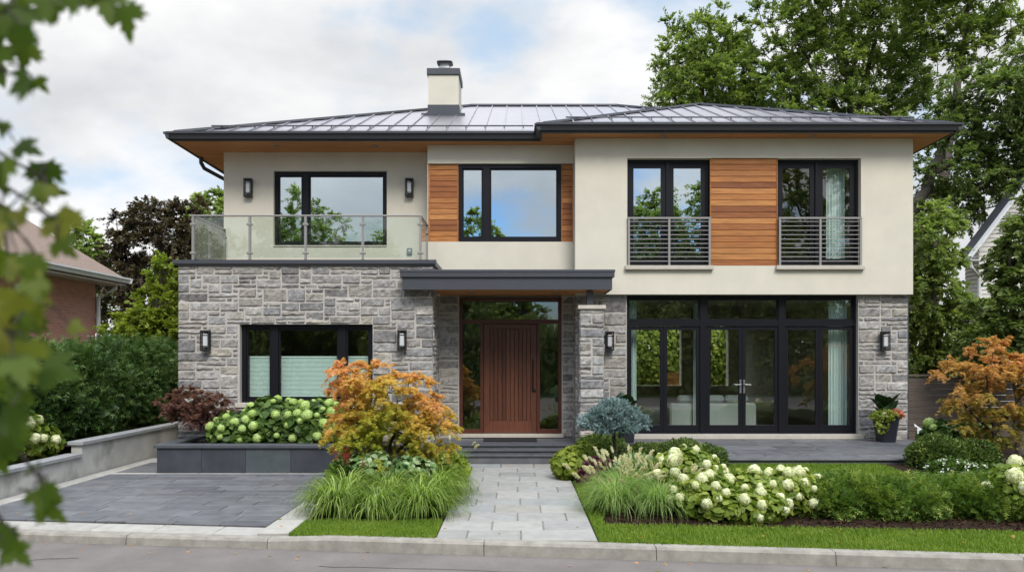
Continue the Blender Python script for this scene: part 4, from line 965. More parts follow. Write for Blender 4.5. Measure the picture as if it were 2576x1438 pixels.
mb.f = [(j*n_+i, j*n_+i+1, (j+1)*n_+i+1, (j+1)*n_+i) for j in range(n_-1) for i in range(n_-1)]
tag(mb.build('plastic_sheet', M['plastic']), 'crumpled clear plastic sheet on the ground between stone pier and fence', 'plastic sheet')

# ================================================================== PLANTS
LM = {}
LM['tree'] = leaf_mat('tree_leaf', [(.085,.12,.034),(.16,.22,.058),(.26,.325,.095),(.40,.45,.18)], 0.45)
LM['treeB'] = leaf_mat('tree_leaf_bright', [(.085,.125,.032),(.16,.22,.055),(.25,.31,.09),(.38,.43,.16)], 0.45)
LM['dark'] = leaf_mat('dark_leaf', [(.055,.085,.030),(.11,.155,.046),(.175,.23,.07),(.26,.31,.11)], 0.4)
LM['copper'] = leaf_mat('copper_leaf', [(0.034, 0.029, 0.021), (0.072, 0.052, 0.034), (0.104, 0.085, 0.042), (0.156, 0.104, 0.058)], .22)
LM['lime'] = leaf_mat('lime_leaf', [(.10,.15,.018),(.19,.25,.03),(.27,.33,.05),(.36,.40,.085)], .35)
LM['yew'] = leaf_mat('yew_needles', [(.022,.050,.014),(.045,.092,.022),(.085,.15,.036),(.16,.22,.06)], .2, .5)
LM['yew2'] = leaf_mat('low_hedge_leaf', [(.045,.090,.016),(.090,.165,.028),(.165,.25,.042),(.33,.37,.075)], .25, .45)
LM['box'] = leaf_mat('boxwood_leaf', [(0.035, 0.062, 0.015), (0.075, 0.119, 0.025), (0.131, 0.188, 0.04), (0.2, 0.25, 0.062)], .2, .4)
LM['hyd'] = leaf_mat('hydrangea_leaf', [(.028,.062,.012),(.055,.105,.018),(.085,.150,.028),(.13,.20,.04)], .25, .42)
LM['hydb'] = leaf_mat('bright_hydrangea_leaf', [(.075,.13,.015),(.14,.20,.022),(.21,.27,.035),(.30,.34,.06)], .3, .42)
LM['hgreen'] = leaf_mat('green_florets', [(0.253, 0.38, 0.081), (0.391, 0.529, 0.138), (0.483, 0.621, 0.207), (0.598, 0.69, 0.322)], .25, .6, namt=.1)
LM['hcream'] = leaf_mat('cream_florets', [(.46,.50,.20),(.66,.68,.40),(.79,.78,.57),(.85,.84,.70)], .25, .6, namt=.08)
LM['jred'] = leaf_mat('red_maple_leaf', [(.09,.042,.036),(.165,.078,.062),(.22,.11,.085),(.26,.16,.10)], .3)
LM['jor'] = leaf_mat('autumn_maple_leaf', [(.23,.28,.03),(.41,.40,.05),(.62,.43,.09),(.72,.39,.14),(.68,.32,.19)], .38, namt=.2)
LM['jor2'] = leaf_mat('rust_maple_leaf', [(.19,.20,.035),(.36,.27,.06),(.56,.30,.10),(.62,.30,.14)], .35)
LM['blade'] = leaf_mat('liriope_blade', [(.050,.085,.014),(.12,.20,.024),(.21,.31,.045),(.42,.50,.16)], 0.4, .4, namt=.15)
LM['fount'] = leaf_mat('fountain_grass_blade', [(0.105, 0.195, 0.045), (0.195, 0.315, 0.075), (0.3, 0.42, 0.12), (0.495, 0.555, 0.24)], 0.4, .5, namt=.15)
LM['plume'] = leaf_mat('grass_plume', [(.50,.47,.28),(.60,.57,.38),(.70,.67,.50)], .3, .8)
LM['spruce'] = leaf_mat('blue_spruce_needles', [(.07,.12,.11),(.14,.21,.205),(.24,.33,.33),(.38,.47,.475)], .1, .6, namt=.15)
LM['coral'] = leaf_mat('coral_petals', [(.30,.06,.04),(.48,.14,.08),(.45,.25,.12)], .3)
LM['red'] = leaf_mat('red_plume', [(.25,.02,.03),(.42,.05,.06),(.36,.10,.07)], .3)
LM['whitep'] = leaf_mat('white_petals', [(.62,.64,.55),(.78,.79,.74)], .25)
LM['maple'] = leaf_mat('near_maple_leaf', [(.030,.060,.006),(.055,.095,.008),(.085,.125,.012),(.17,.17,.025)], .40, .6, nscale=12, namt=.2)
LM['canna'] = leaf_mat('dark_broad_leaf', [(.010,.028,.010),(.02,.05,.016),(.035,.075,.022)], .12, .3)
LM['purple'] = leaf_mat('purple_leaf', [(.05,.015,.025),(.10,.03,.04),(.13,.05,.05)], .2)
LM['variegated'] = leaf_mat('variegated_leaf', [(0.077, 0.165, 0.044), (0.176, 0.286, 0.099), (0.462, 0.528, 0.33)], .25)
EO = {}
def icos(n):
    i = np.arange(n) + .5; ph = np.arccos(1 - 2*i/n); th = math.pi * (1 + 5**.5) * i
    return np.stack([np.cos(th)*np.sin(ph), np.sin(th)*np.sin(ph), np.cos(ph)], 1)
def bush(name, label, cat, base, blobs, n, size, lm, tmpl, seed, mode='sprig', group=None, thick=.16, core=.80, hue=None, part='foliage', zmin=None, parent=None, lv=.3, stem=True):
    """foliage over a union of ellipsoids (x,y,z,rx,ry,rz)"""
    g = np.random.default_rng(seed); root = parent or thing(name, label, cat, base, group); B = np.array(blobs, float)
    area = (B[:,3]*B[:,4] + B[:,4]*B[:,5] + B[:,3]*B[:,5]); cnt = (n * 1.35 * area / area.sum()).astype(int)
    P = []; O = []
    for b, c in zip(B, cnt):
        d = unit(g.normal(size=(c, 3))); lump = 1 + .10 * np.sin(6*d[:,0]+b[0]*5) * np.sin(5*d[:,2]+b[1]*3) + .05 * np.sin(13*d[:,1]+11*d[:,0])
        rr = (1 - thick * g.random(c) ** 1.5) * lump; P.append(b[:3] + d * b[3:6] * rr[:, None]); O.append(unit(d / b[3:6]))
    P = np.concatenate(P); O = np.concatenate(O); keep = np.ones(len(P), bool)
    for b in B: keep &= (((P - b[:3]) / b[3:6]) ** 2).sum(1) > (1 - thick * 1.15) ** 2 * .8
    if zmin is not None: keep &= P[:, 2] > zmin
    P = P[keep]; O = O[keep]; m = len(P); rn = g.random(m) * .75 + .25 * (.5 + .5 * np.sin(P[:,0]*9 + P[:,2]*7))
    if hue is not None: rn = hue(P, g, rn)
    rn = np.clip(rn, 0, 1)
    if mode == 'sprig': D = O + g.normal(size=(m,3)) * .55 + np.array([0,0,.35]); U = np.array([0,0,1]) + g.normal(size=(m,3)) * .7
    else:
        t = np.cross(O, g.normal(size=(m,3))); D = unit(t) * .9 + O * .25 + np.array([0,0,-.25]); U = O + np.array([0,0,.5]) + g.normal(size=(m,3)) * .38
    if stem:
        mb = MB(); dirs = icos(60)
        for b in B:
            # dim tangle of twigs inside: short crossing twigs instead of a closed hull
            for _ in range(int(26 + 60 * b[3])):
                d1 = unit(g.normal(size=3)); q = b[:3] + d1 * b[3:6] * .86; q[2] = max(q[2], base[2] + .02)
                f0 = np.array([b[0] + g.normal() * .25 * b[3], b[1] + g.normal() * .25 * b[4], max(base[2] - .02, b[2] - b[5] * .98)])
                md = (q + f0) / 2 + g.normal(size=3) * .04; mb.tube([tuple(f0), tuple(md), tuple(q)], [.007, .005, .0025], 3, caps=False)
        mb.build('stems', M['barkdark'], root)
    leaves(part, lm, root, P, D, U, size * g.uniform(1-lv, 1+lv, m), rn, tmpl)
    if core:
        inner = []; 
        for b in B: inner.append((b[0], b[1], b[2], b[3]*core, b[4]*core, b[5]*core))
        c2 = max(200, int(n * .35)); BI = np.array(inner); ar = BI[:,3]*BI[:,4]*BI[:,5]; cc = (c2 * ar / ar.sum()).astype(int) + 20
        Pi = np.concatenate([b[:3] + unit(g.normal(size=(k,3))) * b[3:6] * (g.random((k,1)) ** .4) for b, k in zip(BI, cc)])
        if zmin is not None: Pi = Pi[Pi[:, 2] > zmin]
        k = len(Pi); leaves('inner_foliage', lm, root, Pi, g.normal(size=(k,3)), g.normal(size=(k,3)), size * 1.7 * np.ones(k), g.random(k) * .35, T_BROAD)
    return root
# ---- flower heads
def floret_head(name, lm, seed, n, shape, fsize):
    g = np.random.default_rng(seed); d = icos(n); d = d[d[:, 2] > -.75] if shape == 'ball' else d[d[:, 2] > -.9]; m = len(d)
    if shape == 'ball': P = d * (1 + .08 * g.normal(size=(m,1))) * np.array([1, 1, .88])
    else: P = d * (1 + .12 * g.normal(size=(m,1)) + .10 * np.sin(5*d[:, :1]+seed) * np.sin(4*d[:, 1:2])) * np.array([1, 1, 1.0]); taper = np.clip(1 - .22 * np.clip(P[:, 2], -.3, 1.2), .5, 1.1); P[:, :2] *= taper[:, None]
    V = []; rn = []; n_ = 0; fr = []
    t = unit(np.cross(d, g.normal(size=(m,3)))); s = np.cross(d, t)
    Vt = []
    for a in range(4):
        c, sn = math.cos(a * math.pi/2), math.sin(a * math.pi/2); ax = t * c + s * sn; bx = -t * sn + s * c
        Vt.append(np.stack([P, P + fsize * (ax * .55 + bx * .45) + d * .05, P + fsize * ax * 1.0 + d * .01, P + fsize * (ax * .55 - bx * .45) + d * .05], 1))
    V = np.stack(Vt, 1).reshape(-1, 3); F = np.arange(len(V)).reshape(-1, 4); r = np.repeat(np.clip(g.random(m) * .7 + .3 * (P[:, 2] * .5 + .5), 0, 1), 16)
    # inner ball so that the head is closed
    me_o = np_mesh(name, V, F, r, lm, None)
    me = me_o.data; COL.objects.unlink(me_o); bpy.data.objects.remove(me_o); return me
HG = [floret_head('green_head', LM['hgreen'], k, 170, 'ball', .26) for k in range(3)]
HC = [floret_head('cream_head', LM['hcream'], 10 + k, 190, 'cone', .25) for k in range(3)]
def add_heads(root, pts, meshes, sc, seed, nm='flower_head', tilt=.5):
    g = random.Random(seed)
    for p, o_, k in pts:
        o = bpy.data.objects.new(nm, meshes[g.randrange(len(meshes))]); COL.objects.link(o); o.parent = root
        o.location = Vector(p) - org(root); d = Vector(o_) + Vector((0, 0, .8)); o.rotation_euler = d.to_track_quat('Z', 'Y').to_euler(); s_ = sc * k * g.uniform(.85, 1.15); o.scale = (s_, s_, s_ * g.uniform(.9, 1.1))
def surf_pts(blobs, n, seed, mind, ybias=-.55, zlo=-.45, front=True, out=1.03):
    g = np.random.default_rng(seed); B = np.array(blobs, float); res = []; t = 0
    while len(res) < n and t < 6000:
        t += 1; b = B[g.choice(len(B), p=(B[:,3]*B[:,5])/(B[:,3]*B[:,5]).sum())]; d = unit(g.normal(size=3))
        if d[2] < zlo or (front and d[1] > .35): continue
        p = b[:3] + d * b[3:6] * out
        if any((((p - c[:3]) / c[3:6]) ** 2).sum() < .92 for c in B if c is not b): continue
        if any(np.linalg.norm(p - q[0]) < mind for q in res): continue
        res.append((p, unit(d / b[3:6]), g.uniform(.62, 1.3)))
    return res
def hydrangea(label, base, blobs, nleaf, lsize, lm, heads, nh_, hs, seed, mind, group='hydrangea bushes in the front garden', zmin=None, zlo=-.4):
    r_ = bush('hydrangea', label, 'hydrangea', base, blobs, nleaf, lsize, lm, T_BROAD, seed, 'broad', group, thick=.22, core=.75, zmin=zmin)
    add_heads(r_, surf_pts(blobs, nh_, seed, mind, zlo=zlo), heads, hs, seed); return r_
hydrangea('hydrangea with round lime-green heads in the slate planter beneath the window', (-4.2, 13.6, .06),
          [(-5.0, 13.55, .30, .48, .40, .36), (-4.35, 13.6, .42, .60, .42, .48), (-3.6, 13.55, .42, .60, .42, .46), (-2.95, 13.6, .36, .5, .42, .42)], 3400, .13, LM['hyd'], HG, 60, .070, 41, .15, zmin=.07)
hydrangea('large hydrangea full of cream cone heads right of the fountain grass', (2.6, 9.9, -.33),
          [(2.30, 10.15, .02, .50, .42, .40), (2.35, 9.45, -.10, .40, .40, .28), (3.0, 9.6, -.10, .48, .42, .30), (3.48, 9.65, -.08, .40, .40, .31), (2.75, 9.25, -.18, .55, .34, .22)], 5200, .095, LM['hydb'], HC, 60, .064, 42, .13, zmin=-.31, zlo=-.35)
hydrangea('hydrangea with cream heads at the right edge beyond the low hedge', (6.7, 10.1, -.33),
          [(6.28, 9.35, -.02, .44, .40, .36), (6.95, 9.7, .0, .55, .45, .40)], 2200, .10, LM['hydb'], HC, 24, .08, 43, .14, zmin=-.31)
hydrangea('blurred cream hydrangea above the low concrete wall at the left', (-8.0, 12.0, 0),
          [(-8.05, 11.9, .42, .55, .5, .42), (-8.6, 11.4, .45, .6, .5, .42), (-7.85, 12.3, .28, .35, .4, .28)], 2600, .10, LM['hydb'], HC, 22, .085, 44, .15, zmin=.02)
hydrangea('small green-headed hydrangea behind the clipped ball near the fence', (7.7, 13.4, -.1),
          [(7.55, 13.3, .22, .42, .35, .32), (8.1, 13.5, .2, .4, .35, .3)], 900, .12, LM['hyd'], HG, 9, .09, 45, .18, zmin=-.1)
# ---- hedges and clipped shrubs
bl = []; gg = random.Random(8)
for k in range(12):
    y = 11.6 + k * .8; bl.append((-8.25 + gg.uniform(-.08, .08), y, .85 + .02 * k, .62, .62, 1.0 + gg.uniform(-.06, .08)))
bush('conifer_hedge', 'tall dark green conifer hedge behind the stepped concrete wall', 'hedge', (-8.3, 15, .1), bl, 26000, .17, LM['yew'], T_SPRIG, 51, thick=.30, core=.85)
bl = [(3.93 + k * .345, 9.62 + .10 * math.sin(k * 1.9), -.17 + .02 * math.sin(k*2.3), .36, .46, .25 + .03 * math.sin(k * 1.3)) for k in range(7)]
bush('low_hedge', 'low loose green hedge between the two cream hydrangeas at the front', 'hedge', (5.2, 10, -.33), bl, 15000, .10, LM['yew2'], T_SPRIG, 52, thick=.34, core=.8, zmin=-.34, lv=.5)
bush('boxwood', 'clipped boxwood mound at the left end of the patio behind the blue spruce', 'boxwood', (2.4, 11.9, -.2), [(2.05, 12.0, .0, .40, .34, .28), (2.6, 11.95, .05, .48, .38, .30), (1.45, 13.35, .0, .5, .4, .28), (3.05, 12.0, .0, .3, .32, .26)], 9000, .045, LM['box'], T_LEAF, 53, thick=.15, group='clipped boxwood mounds', core=.85)
bush('boxwood', 'clipped boxwood ball at the right end of the patio before the orange maple', 'boxwood', (6.75, 11.95, -.15), [(6.65, 11.95, .05, .45, .42, .36), (7.2, 12.0, .02, .42, .42, .32)], 7000, .045, LM['box'], T_LEAF, 54, thick=.15, group='clipped boxwood mounds', core=.85)
bush('perennial', 'yellow-green leafy perennial at the walkway corner beside the steps', 'plant', (.95, 12.6, -.33), [(.86, 12.35, -.08, .27, .28, .25), (1.12, 12.6, -.02, .25, .25, .24)], 800, .10, LM['lime'], T_BROAD, 55, 'broad', core=.6)
bush('coral_bells', 'small purple-leaved plant between the lime perennial and fountain grass', 'plant', (1.35, 12.0, -.3), [(1.32, 12.0, -.1, .25, .24, .18), (1.15, 11.6, -.18, .2, .2, .13)], 600, .085, LM['purple'], T_BROAD, 56, 'broad', core=.6)
bush('perennial', 'white-edged leafy perennial in front of the boxwood under the blue spruce', 'plant', (1.9, 11.3, -.3), [(1.85, 11.4, -.08, .36, .3, .25), (2.3, 11.3, -.1, .32, .3, .24)], 1500, .07, LM['variegated'], T_LEAF, 57, 'sprig', core=.6)
w_ = bush('perennial', 'white-flowered low plant below the right boxwood ball', 'plant', (6.5, 11.2, -.3), [(6.45, 11.2, -.1, .42, .28, .22), (6.95, 11.1, -.14, .35, .28, .2)], 1500, .06, LM['hyd'], T_LEAF, 58, 'sprig', core=.6)
g0 = np.random.default_rng(5); fp = surf_pts([(6.45, 11.2, -.1, .42, .28, .22), (6.95, 11.1, -.14, .35, .28, .2)], 60, 59, .05); P = np.array([p for p, _, _ in fp]); O = np.array([o for _, o, _ in fp])
P = np.repeat(P, 5, 0) + g0.normal(size=(len(P)*5, 3)) * .018; O = np.repeat(O, 5, 0)
leaves('blossoms', LM['whitep'], w_, P, O + g0.normal(size=O.shape) * .6, O, np.full(len(P), .035), g0.random(len(P)), T_BROAD)
bush('hosta', 'lime hosta beside the walkway below the small plumed grass', 'plant', (-1.05, 12.1, -.33), [(-1.02, 12.0, -.15, .26, .3, .19), (-1.1, 12.5, -.12, .25, .25, .18)], 330, .13, LM['lime'], T_BROAD, 60, 'broad', core=.5)
bush('caladium', 'green and white leafy plant at the foot of the orange maple', 'plant', (-1.9, 10.9, -.33), [(-2.1, 10.9, .02, .35, .3, .26), (-1.5, 10.9, .0, .35, .3, .24)], 700, .09, LM['variegated'], T_BROAD, 61, 'broad', core=.6)
as_ = bush('astilbe', 'crimson plumed astilbe left of the orange maple above the grass clumps', 'plant', (-2.45, 10.9, -.33), [(-2.42, 10.9, -.05, .28, .26, .24)], 500, .08, LM['hyd'], T_LEAF, 62, 'sprig', core=.6)
g0 = np.random.default_rng(6); tp = []
for k in range(9):
    b = np.array([-2.42 + g0.uniform(-.33, .3), 10.75 + g0.uniform(-.2, .2), .10 + g0.uniform(-.1, .12)]); t = g0.random((60, 1)); ax = unit(np.array([g0.normal()*.4, g0.normal()*.3, 1]))
    tp.append(b + ax * t * .20 + g0.normal(size=(60, 3)) * (.028 * (1 - t) + .004))
P = np.concatenate(tp); leaves('flower_plumes', LM['red'], as_, P, g0.normal(size=P.shape) + [0, 0, .6], g0.normal(size=P.shape), np.full(len(P), .022), g0.random(len(P)), T_LEAF)
# ---- grasses
def clump(name, label, cat, x, y, z, n, Ln, wd, lm, seed, rad=.12, lean=(.05, 1.0), curl=1.5, group=None, plumes=0, ph=.62, lit=1.0):
    g = np.random.default_rng(seed); root = thing(name, label, cat, (x, y, z), group); a = g.uniform(0, 6.28, n); r = rad * np.sqrt(g.random(n))
    C = np.stack([x + r * np.cos(a), y + r * np.sin(a), np.full(n, z)], 1); az = a + g.normal(size=n) * .5
    le = g.uniform(lean[0], lean[1], n) * (.35 + .65 * r / rad); ln = Ln * g.uniform(.55, 1.1, n)
    blade_mesh('blades', lm, root, g, C, az, le, ln, wd * g.uniform(.7, 1.2, n), g.random(n), 6, curl)
    if plumes:
        gm = np.random.default_rng(99); t = gm.random((150, 1)); P = np.array([[0, 0, 0]]) + np.array([[0, 0, .12]]) * t + gm.normal(size=(150, 3)) * np.array([.007, .007, 0]) * (1.3 - abs(t - .45))
        if 'pl' not in EO:
            o_ = leaves('plume', LM['plume'], None, P, unit(np.stack([P[:, 0]*50, P[:, 1]*50, np.full(150, .9)], 1)) + gm.normal(size=P.shape)*.25, gm.normal(size=P.shape), np.full(150, .026), gm.random(150), T_LEAF)
            EO['pl'] = o_.data; bpy.data.objects.remove(o_)
        sg = []
        for k in range(plumes):
            aa = g.uniform(0, 6.28); ll = g.uniform(.12, .75); d = np.array([math.cos(aa) * math.sin(ll), math.sin(aa) * math.sin(ll), math.cos(ll)]); p0 = np.array([x, y, z]) + d * [.1, .1, 0]
            L_ = ph * g.uniform(.75, 1.05); q1 = p0 + d * L_ * .55; d2 = unit(d + np.array([math.cos(aa)*.35, math.sin(aa)*.35, 0])); q2 = q1 + d2 * L_ * .45
            sg.append((np.array([p0, q1, q2]), np.array([.0022, .002, .0015])))
            o = bpy.data.objects.new('plume', EO['pl']); COL.objects.link(o); o.parent = root; o.location = Vector(q2) - org(root); o.rotation_euler = (Vector(d2) + Vector((0, 0, -.1))).to_track_quat('Z', 'Y').to_euler(); s_ = g.uniform(.6, 1.0); o.scale = (s_ * .8, s_ * .8, s_ * .95)
        V, F = tubes_np(sg, 3); np_mesh('stalks', V, F, np.full(len(V), .7), lm, root)
    return root
GL = 'arching liriope clumps edging the left garden bed'
for i, (x, y, h, lb) in enumerate([(-2.30, 9.62, .60, 'leftmost bright green grass clump of the front row, by the driveway edge'), (-1.78, 9.48, .52, 'middle clump of the front row of arching grass'),
        (-1.22, 9.55, .62, 'grass clump at the front row corner spilling onto the walkway'),
        (-2.30, 10.3, .66, 'grass clump behind the front row at the driveway side, below the crimson astilbe'), (-1.72, 10.25, .62, 'grass clump in the middle of the second row, below the maple trunk'),
        (-1.14, 10.35, .66, 'second-row grass clump beside the walkway'), (-1.1, 11.1, .58, 'grass clump along the walkway between the maple and the lime hosta')]):
    clump('grass_clump', lb, 'grass clump', x, y, -.345, 620, h * 1.30, .018, LM['blade'], 200 + i, .11, (.06, 1.15), 1.75 + .2 * (i % 2), GL)
clump('fountain_grass', 'small fountain grass with thin plumes beside the porch steps at the left', 'ornamental grass', -1.18, 13.2, -.345, 500, .55, .008, LM['fount'], 220, .12, (.05, .7), 1.0, 'fountain grasses with pale plumes', 14, .68)
for i, (x, y, np_, lb) in enumerate([(1.28, 9.72, 26, 'fountain grass nearest the walkway with pale bottlebrush plumes'), (1.80, 9.62, 24, 'fountain grass touching the large cream hydrangea'), (1.50, 10.5, 22, 'fountain grass standing behind the two front plumed clumps')]):
    clump('fountain_grass', lb, 'ornamental grass', x, y, -.345, 1100, .74, .009, LM['fount'], 230 + i, .13, (.05, .95), 1.5, 'fountain grasses with pale plumes', np_ + 8, .74)
# ---- Japanese maples
def hue_or(P, g, rc):
    z = P[:, 2]; return .18 + .62 * np.clip((z - .35) / 1.2, 0, 1) + .28 * (rc - .4) + g.normal(size=len(P)) * .12 + .15 * np.sin(P[:, 0] * 4)
tree('japanese_maple', 'orange and yellow-green feathery maple in the bed left of the walkway', 'small tree', (-1.95, 11.4, -.34),
     [([(-1.95, 11.4, -.36), (-1.97, 11.4, .1), (-1.85, 11.4, .5), (-1.8, 11.4, 1.0)], [.035, .03, .022, .01]), ([(-1.97, 11.4, .1), (-2.25, 11.35, .5), (-2.5, 11.3, .9), (-2.6, 11.3, 1.3)], [.028, .02, .014, .006]), ([(-1.97, 11.4, .1), (-1.6, 11.3, .4), (-1.3, 11.3, .8)], [.028, .018, .007])],
     [(-2.0, 11.4, .95, .78, .6, .52), (-2.45, 11.3, 1.25, .38, .38, .42), (-1.50, 11.35, .95, .50, .48, .48), (-1.35, 11.3, .55, .42, .42, .28), (-2.45, 11.3, .55, .42, .42, .30), (-1.95, 11.2, .35, .6, .5, .25)],
     150, .24, 7, 26, .047, LM['jor'], T_PALM, 71, 'Japanese maples in the front garden', 'barkdark', droop=.45, flat=.35, shell=.45, mind=.5, hue=hue_or, brad=.009, spread=.5)
tree('japanese_maple', 'small dark red maple at the left end of the slate planter', 'small tree', (-5.64, 13.7, .06),
     [([(-5.64, 13.7, .04), (-5.63, 13.7, .4), (-5.6, 13.7, .8)], [.025, .02, .01]), ([(-5.63, 13.7, .35), (-5.95, 13.65, .7)], [.018, .006]), ([(-5.63, 13.7, .35), (-5.35, 13.65, .7)], [.018, .006])],
     [(-5.75, 13.7, .82, .55, .42, .34), (-6.1, 13.65, .85, .35, .35, .24), (-5.35, 13.65, .70, .38, .38, .28)], 70, .19, 7, 18, .050, LM['jred'], T_PALM, 72, 'Japanese maples in the front garden', 'barkdark', droop=.35, flat=.4, mind=.5, brad=.008)
tree('japanese_maple', 'rust orange maple at the right edge in front of the wooden fence', 'small tree', (7.85, 12.4, -.2),
     [([(7.85, 12.4, -.3), (7.85, 12.4, .4), (7.75, 12.4, .9), (7.7, 12.4, 1.4)], [.04, .035, .022, .01]), ([(7.85, 12.4, .4), (8.2, 12.4, .9), (8.5, 12.4, 1.3)], [.03, .02, .008]), ([(7.85, 12.4, .4), (7.5, 12.4, .7), (7.2, 12.4, 1.1)], [.028, .018, .007])],
     [(7.9, 12.4, 1.15, .85, .6, .55), (7.35, 12.35, 1.35, .5, .42, .28), (8.5, 12.4, 1.3, .6, .5, .5), (7.75, 12.4, 1.7, .4, .4, .28), (7.9, 12.3, .55, .7, .5, .3)],
     105, .24, 7, 24, .048, LM['jor2'], T_PALM, 73, 'Japanese maples in the front garden', 'barkdark', droop=.4, flat=.35, shell=.4, mind=.5, brad=.01, hue=lambda P, g, rc: .15 + .6 * np.clip((P[:, 2] - .4) / 1.2, 0, 1) + .3 * (rc - .4) + g.normal(size=len(P)) * .15)
# ---- blue spruce standard
sp = thing('blue_spruce', 'blue spruce grafted on a short trunk before the stone column', 'small tree', (1.58, 12.2, -.3))
mb = MB(); mb.tube([(1.60, 12.2, -.35), (1.58, 12.2, .1), (1.56, 12.2, .55)], [.035, .03, .028], 8); mb.build('trunk', M['bark'], sp, True)
bush('', '', '', (1.58, 12.2, .3), [(1.56, 12.2, .66, .44, .38, .10), (1.22, 12.1, .62, .21, .26, .065), (1.90, 12.1, .61, .22, .26, .07), (1.45, 12.05, .76, .27, .26, .075), (1.72, 12.1, .75, .25, .24, .07), (1.55, 12.1, .87, .24, .22, .06), (1.40, 11.95, .56, .2, .2, .055), (1.72, 11.95, .56, .2, .2, .055)], 5200, .080, LM['spruce'], T_SPRUCE, 63, 'sprig', thick=.28, core=.7, part='needles', parent=sp, stem=True)
# ---- pots
def pot(label, x, y, seed):
    r_ = thing('plant_pot', label, 'plant pot', (x, y, .002), 'tall black pots on the patio')
    mb = MB(); mb.lathe([(.145, 0), (.15, .01), (.205, .47), (.225, .475), (.225, .52), (.205, .52), (.195, .46), (.0005, .455)], (x, y, .003), 24, square=True); mb.build('pot', M['potblack'], r_)
    g = np.random.default_rng(seed); n = 13; a = g.uniform(0, 6.28, n); P = np.stack([x + .06*np.cos(a), y + .06*np.sin(a), np.full(n, .50) + g.random(n) * .22], 1)
    D = np.stack([np.cos(a) * .55, np.sin(a) * .55, .6 + .5 * g.random(n)], 1); leaves('broad_leaves', LM['canna'], r_, P, D, np.stack([np.cos(a)*-.3, np.sin(a)*-.3, np.ones(n)], 1), g.uniform(.26, .40, n), g.random(n), T_BROAD)
    bush('', '', '', (x, y, .4), [(x - .08, y - .08, .52, .26, .2, .13), (x - .15, y - .18, .38, .12, .08, .2)], 420, .05, LM['lime'], T_BROAD, seed + 1, 'broad', part='trailing_leaves', parent=r_, stem=False, core=None)
    bush('', '', '', (x, y, .4), [(x + .15, y - .08, .55, .14, .14, .10)], 200, .05, LM['coral'], T_BROAD, seed + 2, 'broad', part='blossoms', parent=r_, stem=False, core=None)
pot('tall black pot with dark broad leaves and trailing lime plants before the stone pier', 7.25, 14.84, 81)
pot('black pot with dark broad leaves half hidden behind the blue spruce', 2.12, 14.75, 84)

# ================================================================== TREES
def P3(x, y, Y): p = PX(x, y, Y); return (p.x, p.y, p.z)
def blob(x, y, Y, rx, rz, ry=None):
    s = Y / FPX; p = PX(x, y, Y); return (p.x, Y, p.z, rx * s, (ry if ry else rx) * s, rz * s)
GB = 'tall trees behind the house at the right'
tree('maple_tree', 'leafy bright green tree behind the roof, leftmost of the tall trees', 'tree', (7.6, 31, -.35),
     [([P3(1760, 920, 31), P3(1765, 400, 31), P3(1770, 160, 31), P3(1790, 50, 31)], [.22, .16, .08, .02]), ([P3(1765, 420, 31), P3(1700, 250, 31), P3(1680, 140, 31)], [.1, .06, .02])],
     [blob(1700, 150, 31, 50, 95), blob(1795, 120, 31, 75, 85), blob(1690, 240, 31, 60, 55), blob(1800, 240, 31, 110, 90), blob(1850, 190, 31, 60, 70), blob(1780, 380, 31, 130, 110)],
     430, .58, 7, 42, .098, LM['treeB'], T_LEAF, 301, GB, droop=.08, lift=.25, hue=None, mind=.55)
tree('maple_tree', 'broad dense green tree filling the sky above the right-hand roof', 'tree', (13.5, 30, -.35),
     [([P3(2145, 920, 30), P3(2150, 300, 30), P3(2120, 120, 30), P3(2110, -80, 30)], [.28, .2, .12, .03]), ([P3(2150, 300, 30), P3(2190, 150, 30), P3(2230, 0, 30)], [.14, .09, .03]), ([P3(2148, 340, 30), P3(2060, 200, 30), P3(1990, 80, 30)], [.12, .08, .03])],
     [blob(1975, 70, 30, 100, 100), blob(2110, -20, 30, 150, 120), blob(2230, 60, 30, 110, 110), blob(2050, 160, 30, 130, 90), blob(2200, 200, 30, 130, 90), blob(1960, 230, 30, 90, 60), blob(2280, 250, 30, 70, 70), blob(2100, 330, 30, 170, 80), blob(2080, -160, 30, 170, 90)],
     640, .62, 7, 44, .098, LM['tree'], T_LEAF, 302, GB, droop=.08, lift=.25)
tree('maple_tree', 'tall airy tree with exposed upper trunk right of the house', 'tree', (17.5, 27, -.35),
     [([P3(2330, 920, 27), P3(2350, 520, 27), P3(2400, 300, 27), P3(2425, 120, 27), P3(2445, -60, 27)], [.3, .22, .16, .1, .05]), ([P3(2400, 300, 27), P3(2450, 190, 27), P3(2490, 130, 27)], [.08, .05, .02])],
     [blob(2370, 40, 27, 85, 60), blob(2460, -10, 27, 90, 70), blob(2340, -60, 27, 100, 50), blob(2380, 170, 27, 55, 40), blob(2520, 60, 27, 55, 50), blob(2450, 110, 27, 45, 40)],
     190, .55, 7, 38, .092, LM['tree'], T_LEAF, 303, GB, droop=.08, lift=.2, mind=.5)
